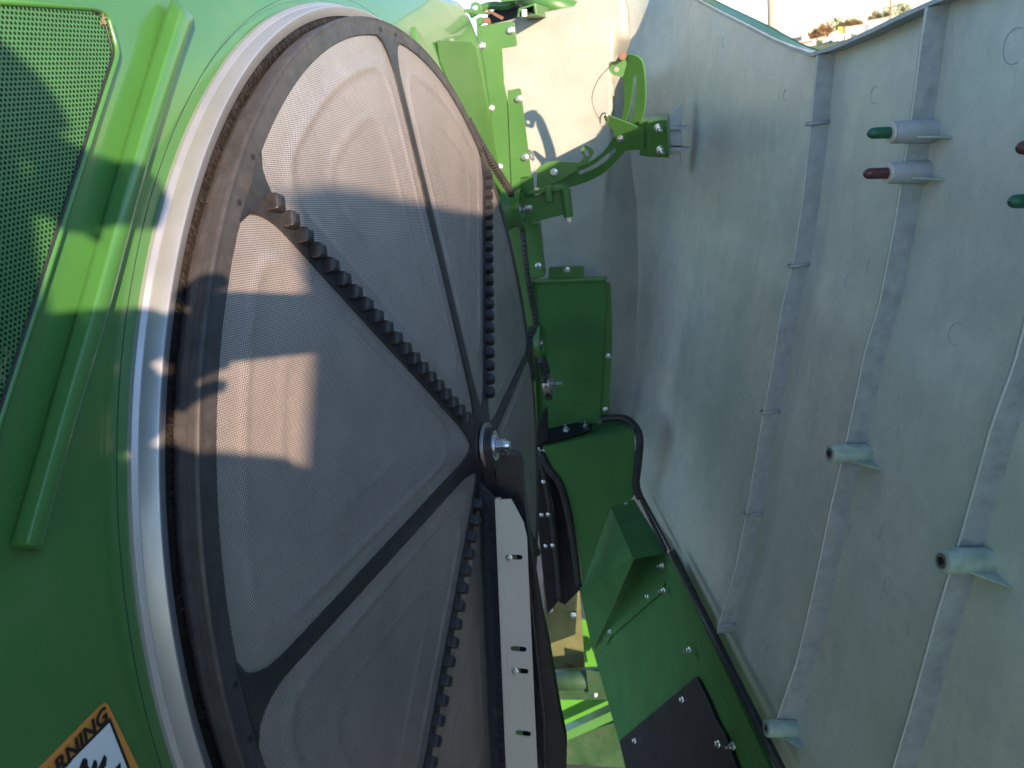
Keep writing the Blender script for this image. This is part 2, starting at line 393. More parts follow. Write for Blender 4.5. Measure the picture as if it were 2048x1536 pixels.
# warning label
lab = plate([YP(a, b, BY+0.0028) for a, b in rnd([(212, 1400), (330, 1645), (-60, 1720), (20, 1594)], 14, 5, (0,))], (0, 0.0006, 0)).obj('warning_label', 'orange', panel, label='orange bordered warning decal reading WARNING above a white hazard picture')
A = (219, 1437); Bq = (75, 1590)
white = plate([YP(a, b, BY+0.0020) for a, b in [(219, 1446), (295, 1640), (60, 1680), (104, 1561)]], (0, 0.0004, 0)).obj('white_field', 'white', lab)
blk = plate([YP(a, b, BY+0.0024) for a, b in [(221, 1435), (302, 1640), (40, 1690), (92, 1568)]], (0, 0.0003, 0)).obj('black_border', 'ink', lab)
U0 = YP(68, 1563, BY+0.0016); U1 = YP(205, 1413, BY+0.0016); ux = (U1-U0).normalized()
V0 = YP(219, 1452, BY+0.0016)-YP(205, 1413, BY+0.0016); uz = V((0, -1, 0)).cross(ux).normalized()
if uz.z < 0: uz = -uz
vy = (YP(206, 1411, BY)-YP(224, 1452, BY)).normalized()
fc = bpy.data.curves.new('lettering', 'FONT'); fc.body = 'WARNING'; fc.size = 0.0200; fc.shear = 0.20; fc.align_x = 'RIGHT'; fc.offset = 0.0005; fc.extrude = 0.0002; fc.space_character = 1.02
ft = bpy.data.objects.new('tmp_font', fc); COL.objects.link(ft); bpy.context.view_layer.update()
fm = bpy.data.meshes.new_from_object(ft.evaluated_get(bpy.context.evaluated_depsgraph_get())); bpy.data.objects.remove(ft)
fo = bpy.data.objects.new('lettering', fm); COL.objects.link(fo); fm.materials.clear(); fm.materials.append(M['ink']); fo.parent = lab
base = YP(218, 1437, BY+0.0014)
R3 = Matrix((ux, ux.cross(V((0, -1, 0))).normalized()*-1, V((0, -1, 0)))).transposed()
fo.matrix_local = Matrix.Translation(base-wl(lab)) @ R3.to_4x4()
def flame(name, pts):
    plate([YP(a, b, BY+0.0014) for a, b in pts], (0, 0.0004, 0)).obj(name, 'ink', lab)
flame('hazard_picture_finger', [(166, 1518), (171, 1516), (175, 1520), (176, 1530), (182, 1545), (196, 1560), (150, 1600), (150, 1560)])
flame('hazard_picture_finger', [(189, 1519), (194, 1523), (195, 1534), (188, 1546), (200, 1565), (186, 1560), (182, 1540)])
flame('hazard_picture_finger', [(209, 1509), (214, 1516), (212, 1532), (200, 1546), (196, 1560), (188, 1550), (200, 1530)])
flame('hazard_picture_finger', [(241, 1525), (242, 1535), (232, 1556), (214, 1590), (190, 1600), (206, 1560), (228, 1540)])

# ------------------------------------------------------------------ 2. rotary screen
HS = 0.0911*S; PH = 2.2607
def cy(r): return -HS*(1-r/S)
scr = thing('rotary_screen', 'large round rotary screen of fine perforated steel with black toothed spokes and hub', 'rotary screen', (0, 0.05, 0))
lathe([(0.9975, .002), (0.998, -.0030), (0.9995, -.0042), (1.004, -.0040), (1.020, -.0030), (1.0285, -.0015), (1.0310, -.0022), (1.0335, -.0016), (1.0350, .001), (1.0352, .005), (1.0325, .0065), (1.0322, .018), (1.0308, .0195), (1.0306, .031), (1.0240, .033), (1.0235, .040), (1.0205, .0415), (1.0198, .049), (1.015, .055), (1.012, .09), (0.95, .09)], 'rim', 'dusty', scr)
def smin(a, b, k=0.05):
    h = max(k-abs(a-b), 0)/k; return min(a, b)-h*h*k*0.25
NR, NT = 96, 84
for k in range(8):
    a0 = PH - k*pi/4; rows = []          # sector between spoke k and k+1
    for i in range(NR+1):
        r = (0.045 + (0.998-0.045)*i/NR); row = []
        for j in range(NT+1):
            th = (j/NT)*pi/4; a = a0-th
            d1 = r*sin(th); d2 = r*sin(pi/4-th)
            d = smin(smin(smin(d1, d2, .12)+.004, 1.0-r, .09), r-0.16, .05)
            hgt = 0.0026*exp(-((d-.062)/.0075)**2)
            x = (d-.150)/.010; hgt -= 0.0016/(1+exp(-max(-30, min(30, x))))
            hgt += 0.0014*exp(-((d-.152)/.007)**2)
            hgt += 0.0005*sin(a*9+r*7)*sin(r*11)
            row.append(V((r*S*cos(a), cy(r*S)-hgt, r*S*sin(a))))
        rows.append(row)
    G().grid([q[::-1] for q in rows]).obj('screen_panel', 'mesh', scr, smooth=True)
def strip(k, halfw, y_off, r0, r1, name, mat, th=0.004):
    a = PH-k*pi/4; u = V((cos(a), 0, sin(a))); n = V((-sin(a), 0, cos(a))); rows = []
    for i in range(61):
        r = r0+(r1-r0)*i/60; h = halfw(r); row = []
        for q, dy in ((-1, 0.006), (-1, 0.0008), (-.8, 0), (0, -0.0004), (.8, 0), (1, 0.0008), (1, 0.006)):
            P = u*r*S + n*h*q*S; rr = hypot(P.x, P.z); row.append(V((P.x, cy(rr)-y_off+dy, P.z)))
        rows.append(row)
    return G().grid(rows if True else rows).obj(name, mat, scr, smooth=False)
def hw(r):
    h = 0.0215 - 0.006*(r) if True else 0
    if r > 0.90: t = (r-0.90)/0.10; h += 0.065*(1-math.sqrt(max(0, 1-t*t)))
    if r < 0.19: t = (0.19-r)/0.11; h += 0.03*(1-math.sqrt(max(0, 1-min(1, t)**2)))
    return h
spokes = {}
for k in range(8):
    spokes[k] = strip(k, hw, 0.0036, 0.06, 1.0, 'spoke', 'black')
# black centre web and hub
rows = [[V((r*S*cos(2*pi*i/64), cy(r*S)-0.0044, r*S*sin(2*pi*i/64))) for i in range(65)] for r in (0.001, 0.05, .085, .0865)]
G().grid(rows).obj('centre_web', 'black', scr, smooth=True)
def ycyl(g, r, y0, y1, x=0, z=0, n=48, r2=None): g.cyl(V((x, y0, z)), V((x, y1, z)), r, r2, n=n); return g
HUBY = cy(0)
ycyl(G(), 0.046, HUBY-0.002, HUBY-0.009).obj('hub_washer', 'steel', scr, bevel=0.001)
ycyl(G(), 0.030, HUBY-0.007, HUBY-0.022).obj('hub_bearing', 'zinc', scr, bevel=0.001)
# cleats on the toothed spokes
def cleat_mesh():
    g = G()        # local: x along the spoke, y across, z outward
    a, b, h = 0.0092, 0.0100, 0.0165
    rows = [(1.0, 0), (1.0, 0.55), (0.92, 0.85), (0.55, 1.0)]
    prev = None; vs = []; fs = []
    for s_, z_ in rows:
        vs += [V((sx*a*s_*(.8 if abs(z_) > .9 else 1), sy*b*s_, z_*h)) for sx, sy in ((-1, -1), (1, -1), (1, 1), (-1, 1))]
    for i in range(3):
        for q in range(4): fs.append((i*4+q, i*4+(q+1) % 4, i*4+4+(q+1) % 4, i*4+4+q))
    fs.append((12, 13, 14, 15)); g.add(vs, fs)
    me = bpy.data.meshes.new('cleat'); me.from_pydata([tuple(v) for v in g.v], [], g.f); me.materials.append(M['black'])
    return me
CL = cleat_mesh()
for k in (0, 2, 4, 6):
    a = PH-k*pi/4; u = V((cos(a), 0, sin(a))); n = V((sin(a), 0, -cos(a)))
    tri = {0: .005, 2: 0, 4: 0, 6: 0}[k]
    for i in range(20):
        r = 0.160 + i*0.0415
        P = u*r*S + n*0.004; P.y = cy(r*S)-0.0036
        X = V((cos(a), HS/S, sin(a))).normalized(); Z = V((0, -1, 0)); Y = Z.cross(X).normalized(); Z = X.cross(Y)
        q = Matrix((X, Y, Z)).transposed().to_quaternion() @ Matrix.Rotation(radians(28 if k == 0 else 0), 3, 'Z').to_quaternion()
        o = inst(CL, 'cleat', spokes[k], P, q); 
        md = o.modifiers.new('bevel', 'BEVEL'); md.width = 0.0015; md.segments = 2
# fixing holes near spoke feet
for k in range(8):
    a = PH-k*pi/4
    for s_ in (-.045, .045):
        aa = a+s_; P = V((1.012*S*cos(aa), -0.0030, 1.012*S*sin(aa)))
        G().cyl(P, P+V((0, -0.0012, 0)), 0.0035, n=12).obj('fixing_hole', 'rubber', scr)

# ------------------------------------------------------------------ 3. wiper arm in front of the screen
wp = thing('cleaning_arm', 'black arm bolted over the screen hub, carrying a beige strip and long black brush', 'cleaning arm', (0, -0.11, -0.75))
def loft(secs, name, mat, parent, **k):
    g = G(); rows = [[V(p) for p in s]+[V(s[0])] for s in secs]; g.grid(rows)
    g.add(secs[0], [tuple(range(len(secs[0])))[::-1]]); g.add(secs[-1], [tuple(range(len(secs[-1])))])
    return g.obj(name, mat, parent, **k)
# rounded eye plate round the hub nut, then the shank running down
AX = -0.084                                     # y of the eye front face
eye = G()
ol = []
for i in range(25):
    t = pi*i/24; ol.append(V((cos(t)*0.036, 0, sin(t)*0.036)))
ol = [V((0.036, 0, -0.13))]+ol+[V((-0.036, 0, -0.12))]
plate([p+V((0.0, AX-0.006, 0.0)) for p in ol], (0, 0.028, 0)).obj('arm_eye', 'black', wp, bevel=0.006, seg=4)
APO, APN = V((-0.067, 0, -0.064)), V((-0.991, 0, 0.134))
def AP(px, py, off=0.0): return H(px, py, APO+APN*off, APN)
shp = rnd([(972, 955), (1000, 950), (1004, 916), (1012, 908), (1030, 909), (1038, 922), (1043, 960), (1048, 1000), (1058, 1078), (1080, 1216), (1095, 1284), (1118, 1421), (1131, 1483), (1129, 1600), (1050, 1600), (1030, 1000), (974, 990)], 10, 4)
plate([AP(a, b, -.034) for a, b in shp], -APN*0.022).obj('arm_shank', 'black', wp, bevel=0.007, seg=4)
shp = rnd([(1004, 912), (1030, 909), (1039, 925), (1043, 965), (1030, 950), (1002, 958), (990, 950)], 8, 4)
plate([AP(a, b, -.018) for a, b in shp], -APN*0.03).obj('arm_shoulder', 'black', wp, bevel=0.008, seg=4)
shp = [(1030, 1000), (1046, 1070), (1062, 1180), (1092, 1440), (1096, 1600), (1086, 1600), (1082, 1440), (1054, 1190)]
plate([AP(a, b, -.028) for a, b in shp], -APN*0.01).obj('arm_web', 'black', wp, bevel=0.003)
nutP = V((0, AX-0.006, 0.0))
G().cyl(nutP, nutP+V((0, -0.003, 0)), 0.021, n=28).obj('nut_flange', 'zinc', wp, bevel=0.001)
G().cyl(nutP+V((0, -0.003, 0)), nutP+V((0, -0.021, 0)), 0.0155, n=6).obj('hub_nut', 'zinc', wp, bevel=0.0012)
G().cyl(nutP+V((0, -0.02, 0)), nutP+V((0, -0.029, 0)), 0.009, 0.008, n=20).obj('hub_stud', 'zinc', wp, bevel=0.0008)
pl = [(994, 1000), (1022, 998), (1030, 1012), (1047, 1045), (1054, 1075), (1056, 1130), (1076, 1560), (1018, 1560)]
def sl(a, b): return [AP(q[0], q[1], .010) for q in slot2(a, b, 5.2)]
plate([AP(a, b, .010) for a, b in pl], -APN*0.002, [sl((1022, 1114), (1040, 1115)), sl((1026, 1297), (1048, 1299)), sl((1034, 1341), (1052, 1343)), sl((1036, 1465), (1057, 1468))]).obj('beige_strip', 'cream', wp)
plate([AP(a, b, .013) for a, b in [(989, 998), (1000, 997), (1024, 1560), (1012, 1560)]], -APN*0.009).obj('brush_holder', 'cream', wp, bevel=0.0015)
for c in ((1018, 1115), (1031, 1342)): bolt(wp, AP(*c, .010), APN, 0.75)
# arm brush: roots in the holder, tips on the screen
g = G()
for i in range(16000):
    t = random.random(); t = t if t > .03 else t*2
    rx, ry = 992+22*t, 998+590*t; tx, ty = 956+27*t, 985+590*t
    o_ = random.uniform(-.004, .005)
    P0 = AP(rx+2, ry, .008+o_); P1 = AP(tx+random.gauss(0, 2.2), ty+random.gauss(0, 3)-(26*(1-t/.03) if t < .03 else 0), .002+o_+random.gauss(0, .002))
    mid = (P0+P1)/2+V((random.gauss(0, .001), 0, -0.0035+random.gauss(0, .0015)))
    wv = V((0, 0, 1))*random.uniform(.00015, .00035)+V((0.0002, 0, 0))
    g.add([P0-wv, P0+wv, mid+wv, mid-wv, P1], [(0, 1, 2, 3), (3, 2, 4)])
g.obj('brush_bristles', 'bristle_black', wp, kind='stuff')

# ------------------------------------------------------------------ 4. open side shield (grey inner face)
KW = 0.75/0.55
def sc_(wd, z): return wd*KW, CAM.z+(z-CAM.z)*KW
PW = sorted([(sc_(a, b)[1], sc_(a, b)[0]) for a, b in [(.63, 1.15), (.60, .95), (.567, .75), (.55, .62), (.541, .53), (.527, .42), (.512, .33), (.495, .27), (.473, .15), (.452, .05), (.428, -.08), (.403, -.20), (.366, -.32), (.358, -.36), (.362, -.46)]])
def wof(z):
    if z <= PW[0][0]: return PW[0][1]
    for (z0, w0), (z1, w1) in zip(PW, PW[1:]):
        if z <= z1: return w0+(w1-w0)*(z-z0)/(z1-z0)
    return PW[-1][1]
ZB = PW[0][0]
def s_of(P): return (P-V((CAM.x, CAM.y, 0))).dot(dd)
def sz(px, py):        # pixel -> (s, z) on the door surface
    wd = 0.75
    for _ in range(12):
        P = WP(px, py, wd); wd = 0.5*wd+0.5*wof(P.z)
    return s_of(P), P.z
TOP = []
for px, py in [(1385, -8), (1440, 22), (1500, 52), (1550, 78), (1590, 95), (1615, 102), (1642, 104), (1690, 90), (1740, 70), (1790, 47), (1850, 18), (1895, -3)]:
    TOP.append(sz(px, py))
for px, py in [(980, 432), (900, 420), (800, 405), (700, 382), (645, 366), (512, 384)]:
    v = YP(px, py, -.015)-CAM; x, y = v.dot(E1), v.dot(E2); s_ = 0
    for _ in range(4):
        wd = wof(.8+.1*(s_ < -.6)); s_ = (x+NN.dot(E1)*wd)/dd.dot(E1)
    P = D3(s_, wd, 0)-CAM; z = (y-P.dot(E2)+E2.z*P.z)/E2.z+CAM.z; TOP.append((s_, z))
s_f, z_f = TOP[0]
TOP = [(3.6, z_f+0.42), (3.0, z_f+0.32), (2.6, z_f+.18)]+[t for t in TOP if t[0] < 2.5]
TOP.sort()
SVAL = sz(1642, 104)[0]
def ztop(s_):
    if s_ <= TOP[0][0]: return TOP[0][1]
    for (a, za), (b, zb) in zip(TOP, TOP[1:]):
        if s_ <= b: return za+(zb-za)*(s_-a)/(b-a)
    return TOP[-1][1]
S_NEAR = TOP[0][0]; S_BEND = 2.50
def plan(s_, wd, off=0.0):
    """shield plan curve: straight, then it turns towards the machine beyond S_BEND"""
    if s_ <= S_BEND: return D3(s_, wd-off, 0)
    R = 0.42; A = s_-S_BEND; am = 1.02; c = D3(S_BEND, wd-0.0, 0)
    a = min(A/R, am); P = c+dd*(sin(a)*(R-off)) + NN*(R-(R-off)*cos(a))
    if A/R > am: P += (dd*cos(am)+NN*sin(am))*(A-R*am)
    return P
def DS(s_, z, off=0.0):
    if s_ < -0.6: s_ -= (-.6-s_)/(-.6-S_NEAR)*max(0, min(1.6, (1.0-z)*0.85))
    P = plan(s_, wof(z), off); return V((P.x, P.y, z))
door = thing('side_shield', 'open moulded side shield, its grey-green inner face with tall ribs turned to the screen', 'shield door', DS(1.0, ZB-0.05))
SS = [S_NEAR+(1.45-S_NEAR)*i/40 for i in range(40)] + [1.45+(3.35-1.45)*i/90 for i in range(91)]
rows = []
for s_ in SS:
    zt = ztop(s_); row = []
    for j in range(61):
        z = ZB+(zt-ZB)*j/60
        step = 0.0
        row.append(DS(s_, z, step))
    rows.append(row)
G().grid(rows).obj('inner_skin', 'door', door, smooth=True)
rows2 = []
for s_ in SS:
    zt = ztop(s_); ext = 0.012*max(0, min(1, (s_-SVAL-0.02)/0.25)); row = []
    for j in range(41):
        z = ZB+(zt+ext-ZB)*j/40
        row.append(DS(s_, z, -0.024-0.008*max(0, 1-(zt+ext-z)/0.03)*-1))
    rows2.append(row)
G().grid([r[::-1] for r in rows2]).obj('outer_skin', 'green', door, smooth=True)
g = G()
for A, B in ((rows, rows2),):
    for i in range(len(SS)-1):
        n0 = len(g.v); g.add([A[i][-1], A[i+1][-1], B[i+1][-1]-V((0, 0, 0.002)), B[i][-1]-V((0, 0, 0.002))], [(0, 1, 2, 3)])
    g.add([*A[0], *B[0]], [(j, j+1, 61+int((j+1)*40/60), 61+int(j*40/60)) for j in range(60) if int((j+1)*40/60) != int(j*40/60)])
g.obj('edge_web', 'green', door)
# top flange: protrudes towards the machine
g = G(); fl = []
def fwid(s_): return 0.030 if s_ < SVAL-0.03 else 0.030-(0.026)*min(1, (s_-SVAL+0.03)/0.10)
ro = [[], [], [], []]
for s_ in [q for q in SS if q < 2.9]:
    zt = ztop(s_); f = fwid(s_)
    ro[0].append(DS(s_, zt+0.001, -0.004)); ro[1].append(DS(s_, zt+0.001, f)); ro[2].append(DS(s_, zt-0.006, f)); ro[3].append(DS(s_, zt-0.009, -0.004))
G().grid(ro+[ro[0]]).obj('top_flange', 'rib', door, smooth=False)
def rib(s_, zb, name='rib', pr=0.040, th=0.006, bumps=()):
    zt = ztop(s_)-0.008; rows = []; n = 60
    L = []
    for j in range(n+1):
        z = zb+(zt-zb)*j/n; p = pr*(1-0.15*(j/n))
        L.append([DS(s_-th, z, -0.001), DS(s_-th*0.6, z, p-0.001), DS(s_-th*.4, z, p), DS(s_+th*.4, z, p), DS(s_+th*0.6, z, p-0.001), DS(s_+th, z, -0.001)])
    g = G().grid(L); g.add(L[0], [(0, 1, 2, 3, 4, 5)]); g.add(L[-1], [(5, 4, 3, 2, 1, 0)])
    o = g.obj(name, 'rib', door)
    G().tube([DS(s_-th*.5, zb+(zt-zb)*j/n, pr*(1-0.15*(j/n))) for j in range(n+1)], 0.0017, 6).obj('pale_edge', 'door', o, smooth=True)  # paler strip along the free edge of the rib
    G().tube([DS(s_+th*.9, zb+(zt-zb)*j/n, 0.0006) for j in range(n+1)], 0.0018, 6).obj('root_fillet', 'door', o, smooth=True)
    for z in bumps:
        G().tube([DS(s_-th*1.3, z, -.001), DS(s_-th*1.3, z, pr), DS(s_+th*1.3, z, pr), DS(s_+th*1.3, z, -.001)], 0.0035, 8).obj('cross_ridge', 'rib', o, smooth=True)
    return o
s1, s2, s3 = sz(1667, 118)[0], sz(1893, 27)[0], 0.64*KW
s3 = sz(1985, 1010)[0]; s2b = sz(1735, 890)[0]
def zat(px, py): return sz(px, py)[1]
rib(s1, zat(1462, 1255), bumps=[zat(1650, 242), zat(1624, 530), zat(1566, 826), zat(1528, 1030), zat(1466, 1240)])
rib(s2, zat(1588, 1440))
rib(s3, ZB+0.02)
rib(s1-3.0*(s1-s2)+0.0, ZB+0.02)
rib(s3-0.50, ZB+0.02); rib(s3-0.95, ZB+0.02)
def boss(px, py, tip, r=0.016, rod=None, gus=True):
    s_, z = sz(px, py); A = DS(s_, z, 0.0); q = sz(px, py+40)
    n = (NN*1.0+V((0, 0, -(wof(z+.05)-wof(z-.05))/0.1*-1))).normalized()
    nrm = (NN + V((0, 0, (wof(z+.05)-wof(z-.05))/0.1))).normalized()
    # length so that the tip lands at the given pixel column
    L = 0.02
    best = None
    for k in range(5, 260):
        L = k/1000; T = A+nrm*L; v = T-CAM; x = 1024+FPX*v.dot(rgt)/v.dot(fwd)
        if best is None or abs(x-tip) < best[0]: best = (abs(x-tip), L)
    L = best[1]; T = A+nrm*L
    g = G(); g.cyl(A-nrm*0.002, T, r*1.12, r, n=28); o = g.obj('boss', 'lug' if rod else 'boss', door, smooth=False, bevel=0.001)
    o.data.shade_smooth(); md = o.modifiers.new('es', 'EDGE_SPLIT'); md.split_angle = radians(40)
    G().cyl(T, T+nrm*0.0015, r*0.62, n=20).obj('bushing', 'steel', o)
    G().cyl(T+nrm*0.0005, T+nrm*0.002, r*0.34, n=16).obj('bore', 'ink', o)
    # fillet webs up and down along the rib and the side fin
    t = dd
    fin = [A+t*(-r*1.0)+nrm*0.0, A+t*(-r*3.2), A+t*(-r*1.0)+nrm*L*0.55]
    if gus: plate([p+V((0, 0, -r*0.5)) for p in fin], (0, 0, 0.003)).obj('gusset', 'boss', o)
    if rod:
        R_, mat, tipr = rod
        pts = []; 
        for k in range(5, 200):
            v = T+nrm*k/1000-CAM; x = 1024+FPX*v.dot(rgt)/v.dot(fwd)
            if x <= tipr: break
        Lr = k/1000; rr = 0.0088
        prof = [(0, rr), (Lr-rr*1.2, rr*.97)]+[(Lr-rr*1.2+rr*1.2*sin(t_), rr*.97*cos(t_)) for t_ in (0.4, .8, 1.15, 1.45)]
        x = nrm.orthogonal().normalized(); y = nrm.cross(x)
        rows = [[T+nrm*a+(x*cos(2*pi*i/20)+y*sin(2*pi*i/20))*b for i in range(21)] for a, b in prof]
        g = G().grid(rows); g.obj('capped_pin', mat, o, smooth=True, label='rubber-capped pin')
        G().cyl(T, T+nrm*0.004, r*0.95, n=28).obj('collar', 'cream', o, bevel=0.0008)
    return o
boss(1866, 262, 1784, 0.0165, (0, 'cap_green', 1735))
boss(1852, 344, 1778, 0.0165, (0, 'cap_red', 1728))
boss(2140, 292, 2092, 0.0165, (0, 'cap_red', 2034))
boss(2120, 400, 2078, 0.0165, (0, 'cap_green', 2018))
boss(1735, 908, 1660, 0.0165)
boss(1975, 1122, 1884, 0.0175)
boss(1590, 1458, 1533, 0.017)
for px, py, r in [(1448, 84, .012), (1572, 190, .012), (1750, 190, .014), (2030, 92, .022), (1912, 668, .016), (1697, 562, .013), (1778, 1173, .014), (1540, 1300, .012)]:
    s_, z = sz(px, py); pts = []
    a0, a1 = 1.2, 5.2
    for i in range(18):
        a = a0+(a1-a0)*i/17; pts.append(DS(s_-cos(a)*r, z+sin(a)*r, 0.0003))
    G().tube(pts, 0.0006, 5).obj('ejector_mark', 'rib', door)
# pale flat end plate of the shield, its right edge rolled back
rows = []
def ipl(T, v):
    for (a, b), (c, d_) in zip(T, T[1:]):
        if v <= c: return b+(d_-b)*(v-a)/(c-a)
    return T[-1][1]
for i in range(61):
    row = []; u = i/60
    for j in range(81):
        v = j/80; yy0 = -30+v*900
        R_ = ipl([(-30, 1236), (-6, 1252), (20, 1258), (85, 1261), (112, 1250), (250, 1272), (420, 1292), (560, 1296), (700, 1292), (870, 1286)], yy0)
        px = 985+(R_-985)*u; yt = ipl([(985, 48), (998, 45), (1084, 25), (1150, 12), (1156, -2), (1162, -30), (1300, -30)], px)
        py = yt+(870-yt)*v; P0 = XP(px, py, 1.30); k_ = max(0, (u-.66)/.34)**2.6*max(0, min(1, (yy0-70)/200)); k2 = max(0, (u-.94)/.06)**2*0.02
        ds_ = sz(px, py); P1 = DS(ds_[0], ds_[1], .004) if k_ > 0 and ds_[0] < 3.58 else P0
        t0 = (P0-CAM).length; t1 = min(t0+1.3, max(t0, (P1-CAM).length)); row.append(CAM+(P0-CAM).normalized()*(t0+(t1-t0)*k_+k2))
    rows.append(row)
G().grid(rows).obj('end_plate', 'pale', door, smooth=True).modifiers.new('thick', 'SOLIDIFY').thickness = 0.004
# hinge lugs on the shield
lp = sz(1362, 276)
lugs = G()
LP = DS(lp[0], lp[1], 0)
lx = 1.30
LUGX = XP(1350, 276, 0).x
def lugplate(pts, x, th, nm): plate(xpoly(pts, x), (th, 0, 0)).obj(nm, 'lug', door, bevel=0.001)
XL = 1.16
lugplate([(1336, 262), (1362, 258), (1364, 292), (1336, 290)], XL, 0.05, 'lug_block')
lugplate([(1332, 236), (1352, 216), (1364, 206), (1362, 250), (1340, 254)], XL+0.01, 0.05, 'lug_wing')
lugplate([(1338, 302), (1360, 300), (1364, 338), (1350, 330)], XL+0.01, 0.05, 'lug_wing')
lugplate([(1340, 252), (1380, 253), (1380, 258), (1340, 260)], XL-0.01, 0.06, 'lug_fin')
lugplate([(1340, 294), (1380, 296), (1380, 301), (1340, 303)], XL-0.01, 0.06, 'lug_fin')

# ------------------------------------------------------------------ 5. quadrant bracket (door check)
q1 = XP(1078, 345, 1.14); qn = V((-.78, .55, -.28)).normalized()
def QP(px, py, off=0.0): return H(px, py, q1+qn*off, qn)
quad = thing('quadrant_bracket', 'green curved slotted bracket linking the frame to the open side shield', 'bracket', QP(1080, 400))
outer = smoothline([V((a, b, 0)) for a, b in [(1258, 108), (1283, 122), (1290, 175), (1287, 225), (1272, 264), (1254, 296), (1224, 331), (1194, 354), (1145, 373), (1080, 381)]], 5)
inner = smoothline([V((a, b, 0)) for a, b in [(1110, 322), (1150, 334), (1185, 320), (1215, 293), (1240, 245), (1248, 205), (1246, 155)]], 5)
poly = [(p.x, p.y) for p in outer]+[(1073, 376), (1075, 337), (1090, 326)]+[(p.x, p.y) for p in inner]
upslot = [(1266, 152), (1272, 152), (1273, 180), (1269, 215), (1260, 246), (1250, 246), (1260, 212), (1265, 180)]
loslot = smoothline([V((a, b, 0)) for a, b in [(1153, 343), (1178, 334), (1205, 316), (1229, 294)]], 4); lo2 = smoothline([V((a, b, 0)) for a, b in [(1233, 302), (1212, 322), (1190, 336), (1158, 350)]], 4)
plate([QP(a, b) for a, b in poly], -qn*0.006, [[QP(a, b) for a, b in upslot], [QP(p.x, p.y) for p in loslot+lo2]]).obj('slotted_arc', 'green_frame', quad)
def circ(cx, cy_, r, n=14): return [(cx+r*cos(2*pi*i/n), cy_+r*sin(2*pi*i/n)) for i in range(n)]
tabp = rnd([(1240, 106), (1258, 108), (1246, 155), (1226, 150), (1218, 142), (1217, 124), (1232, 122)], 5)
TX = QP(1250, 130).x-.004
plate(xpoly(tabp, TX), (0.005, 0, 0), [xpoly(circ(1233, 139, 5.5), TX)]).obj('upper_tab', 'green_frame', quad)
tabp = rnd([(1160, 302), (1170, 289), (1183, 296), (1188, 305), (1172, 330), (1120, 360), (1076, 378), (1073, 338), (1090, 326), (1112, 322), (1160, 325), (1168, 314)], 4)
TX = QP(1150, 345).x-.012
plate(xpoly(tabp, TX), (0.004, 0, 0), [xpoly(slot2((1172, 303), (1174, 309), 4), TX)]).obj('lower_tab', 'green_frame', quad)
pv = rnd([(1206, 231), (1216, 231), (1288, 259), (1288, 299), (1240, 302), (1229, 285), (1227, 262), (1212, 246)], 5)
plate([QP(a, b, 0.016) for a, b in pv], -qn*0.005).obj('pivot_plate', 'green_frame', quad, bevel=0.001)
bolt(quad, QP(1242, 277, 0.017), qn, 1.1); bolt(quad, XP(1108, 345, TX), XM, 1.3)
plate([QP(a, b, 0.012) for a, b in [(1278, 242), (1296, 243), (1298, 314), (1279, 311)]], (.24, 0, 0)).obj('clamp_side', 'green_frame', quad, bevel=0.002)
plate([QP(a, b, 0.028) for a, b in [(1294, 242), (1334, 239), (1339, 316), (1297, 314)]], (.26, 0, 0)).obj('clamp_block', 'green_frame', quad, bevel=0.003)
for c in ((1316, 255), (1320, 299)): bolt(quad, QP(*c, 0.029), (qn+V((0, -.9, 0))).normalized(), 1.15, True)
G().tube(smoothline([QP(a, b, o) for a, b, o in [(1240, 115, .02), (1225, 128, .03), (1196, 160, .035), (1184, 195, .035), (1190, 222, .03), (1200, 240, .02)]], 6), 0.0009, 6).obj('cable', 'rust', quad, smooth=True)
G().cyl(QP(1245, 112, .008), QP(1245, 112, .024), 0.010, n=20).obj('pin_head', 'rust', quad, bevel=0.001)
G().tube([QP(1208+8*cos(t), 240+14*sin(t), .026) for t in [2*pi*i/20 for i in range(20)]], 0.0022, 6, closed=True).obj('pull_ring', 'steel', quad, smooth=True)

# ------------------------------------------------------------------ 6. bolted frame channel
fr = thing('frame_upright', 'tall green bent-steel upright bolted beside the right edge of the screen', 'frame upright', XP(1040, 560, 1.0))
XF = 1.00
def xplate(pts, x, th, name, parent, mat='green_frame', bevel=0.0012, r=5, idx=(), **k):
    return plate(xpoly(rnd(pts, r, 3, idx) if idx is not None else pts, x), (th, 0, 0)).obj(name, mat, parent, bevel=bevel, **k)
xplate([(953, 52), (1028, 42), (1035, 92), (1004, 97), (1008, 165), (1014, 195), (1016, 210), (1023, 372), (1022, 400), (1003, 400), (985, 300), (966, 180), (954, 90)], XF, 0.004, 'web_plate', fr, idx=(1, 2))
xplate([(1015, 181), (1041, 176), (1063, 352), (1040, 356), (1041, 420), (1025, 420)], XF-0.006, 0.004, 'bent_flange', fr, idx=(1,))
xplate([(948, 88), (954, 88), (986, 300), (1000, 398), (992, 398), (968, 260)], XF-0.03, 0.03, 'folded_edge', fr)
for c in ((1021, 61), (963, 92), (981, 217), (998, 334)): bolt(fr, XP(*c, XF), XM, 1.15)
for c in ((1037, 198), (1050, 315)): bolt(fr, XP(*c, XF-.006), XM, 1.15)
xplate([(1008, 440), (1078, 440), (1089, 553), (1062, 560), (1078, 900), (1020, 900), (1000, 560)], XF+0.07, 0.004, 'lower_web', fr)
xplate([(1050, 446), (1078, 446), (1089, 552), (1059, 556)], XF+0.04, 0.03, 'lower_flange', fr, idx=(2,))
bolt(fr, XP(1077, 532, XF+.04), XM, 1.1)
xplate([(1030, 355), (1066, 352), (1070, 400), (1030, 415)], XF+0.02, 0.004, 'gusset_plate', fr)
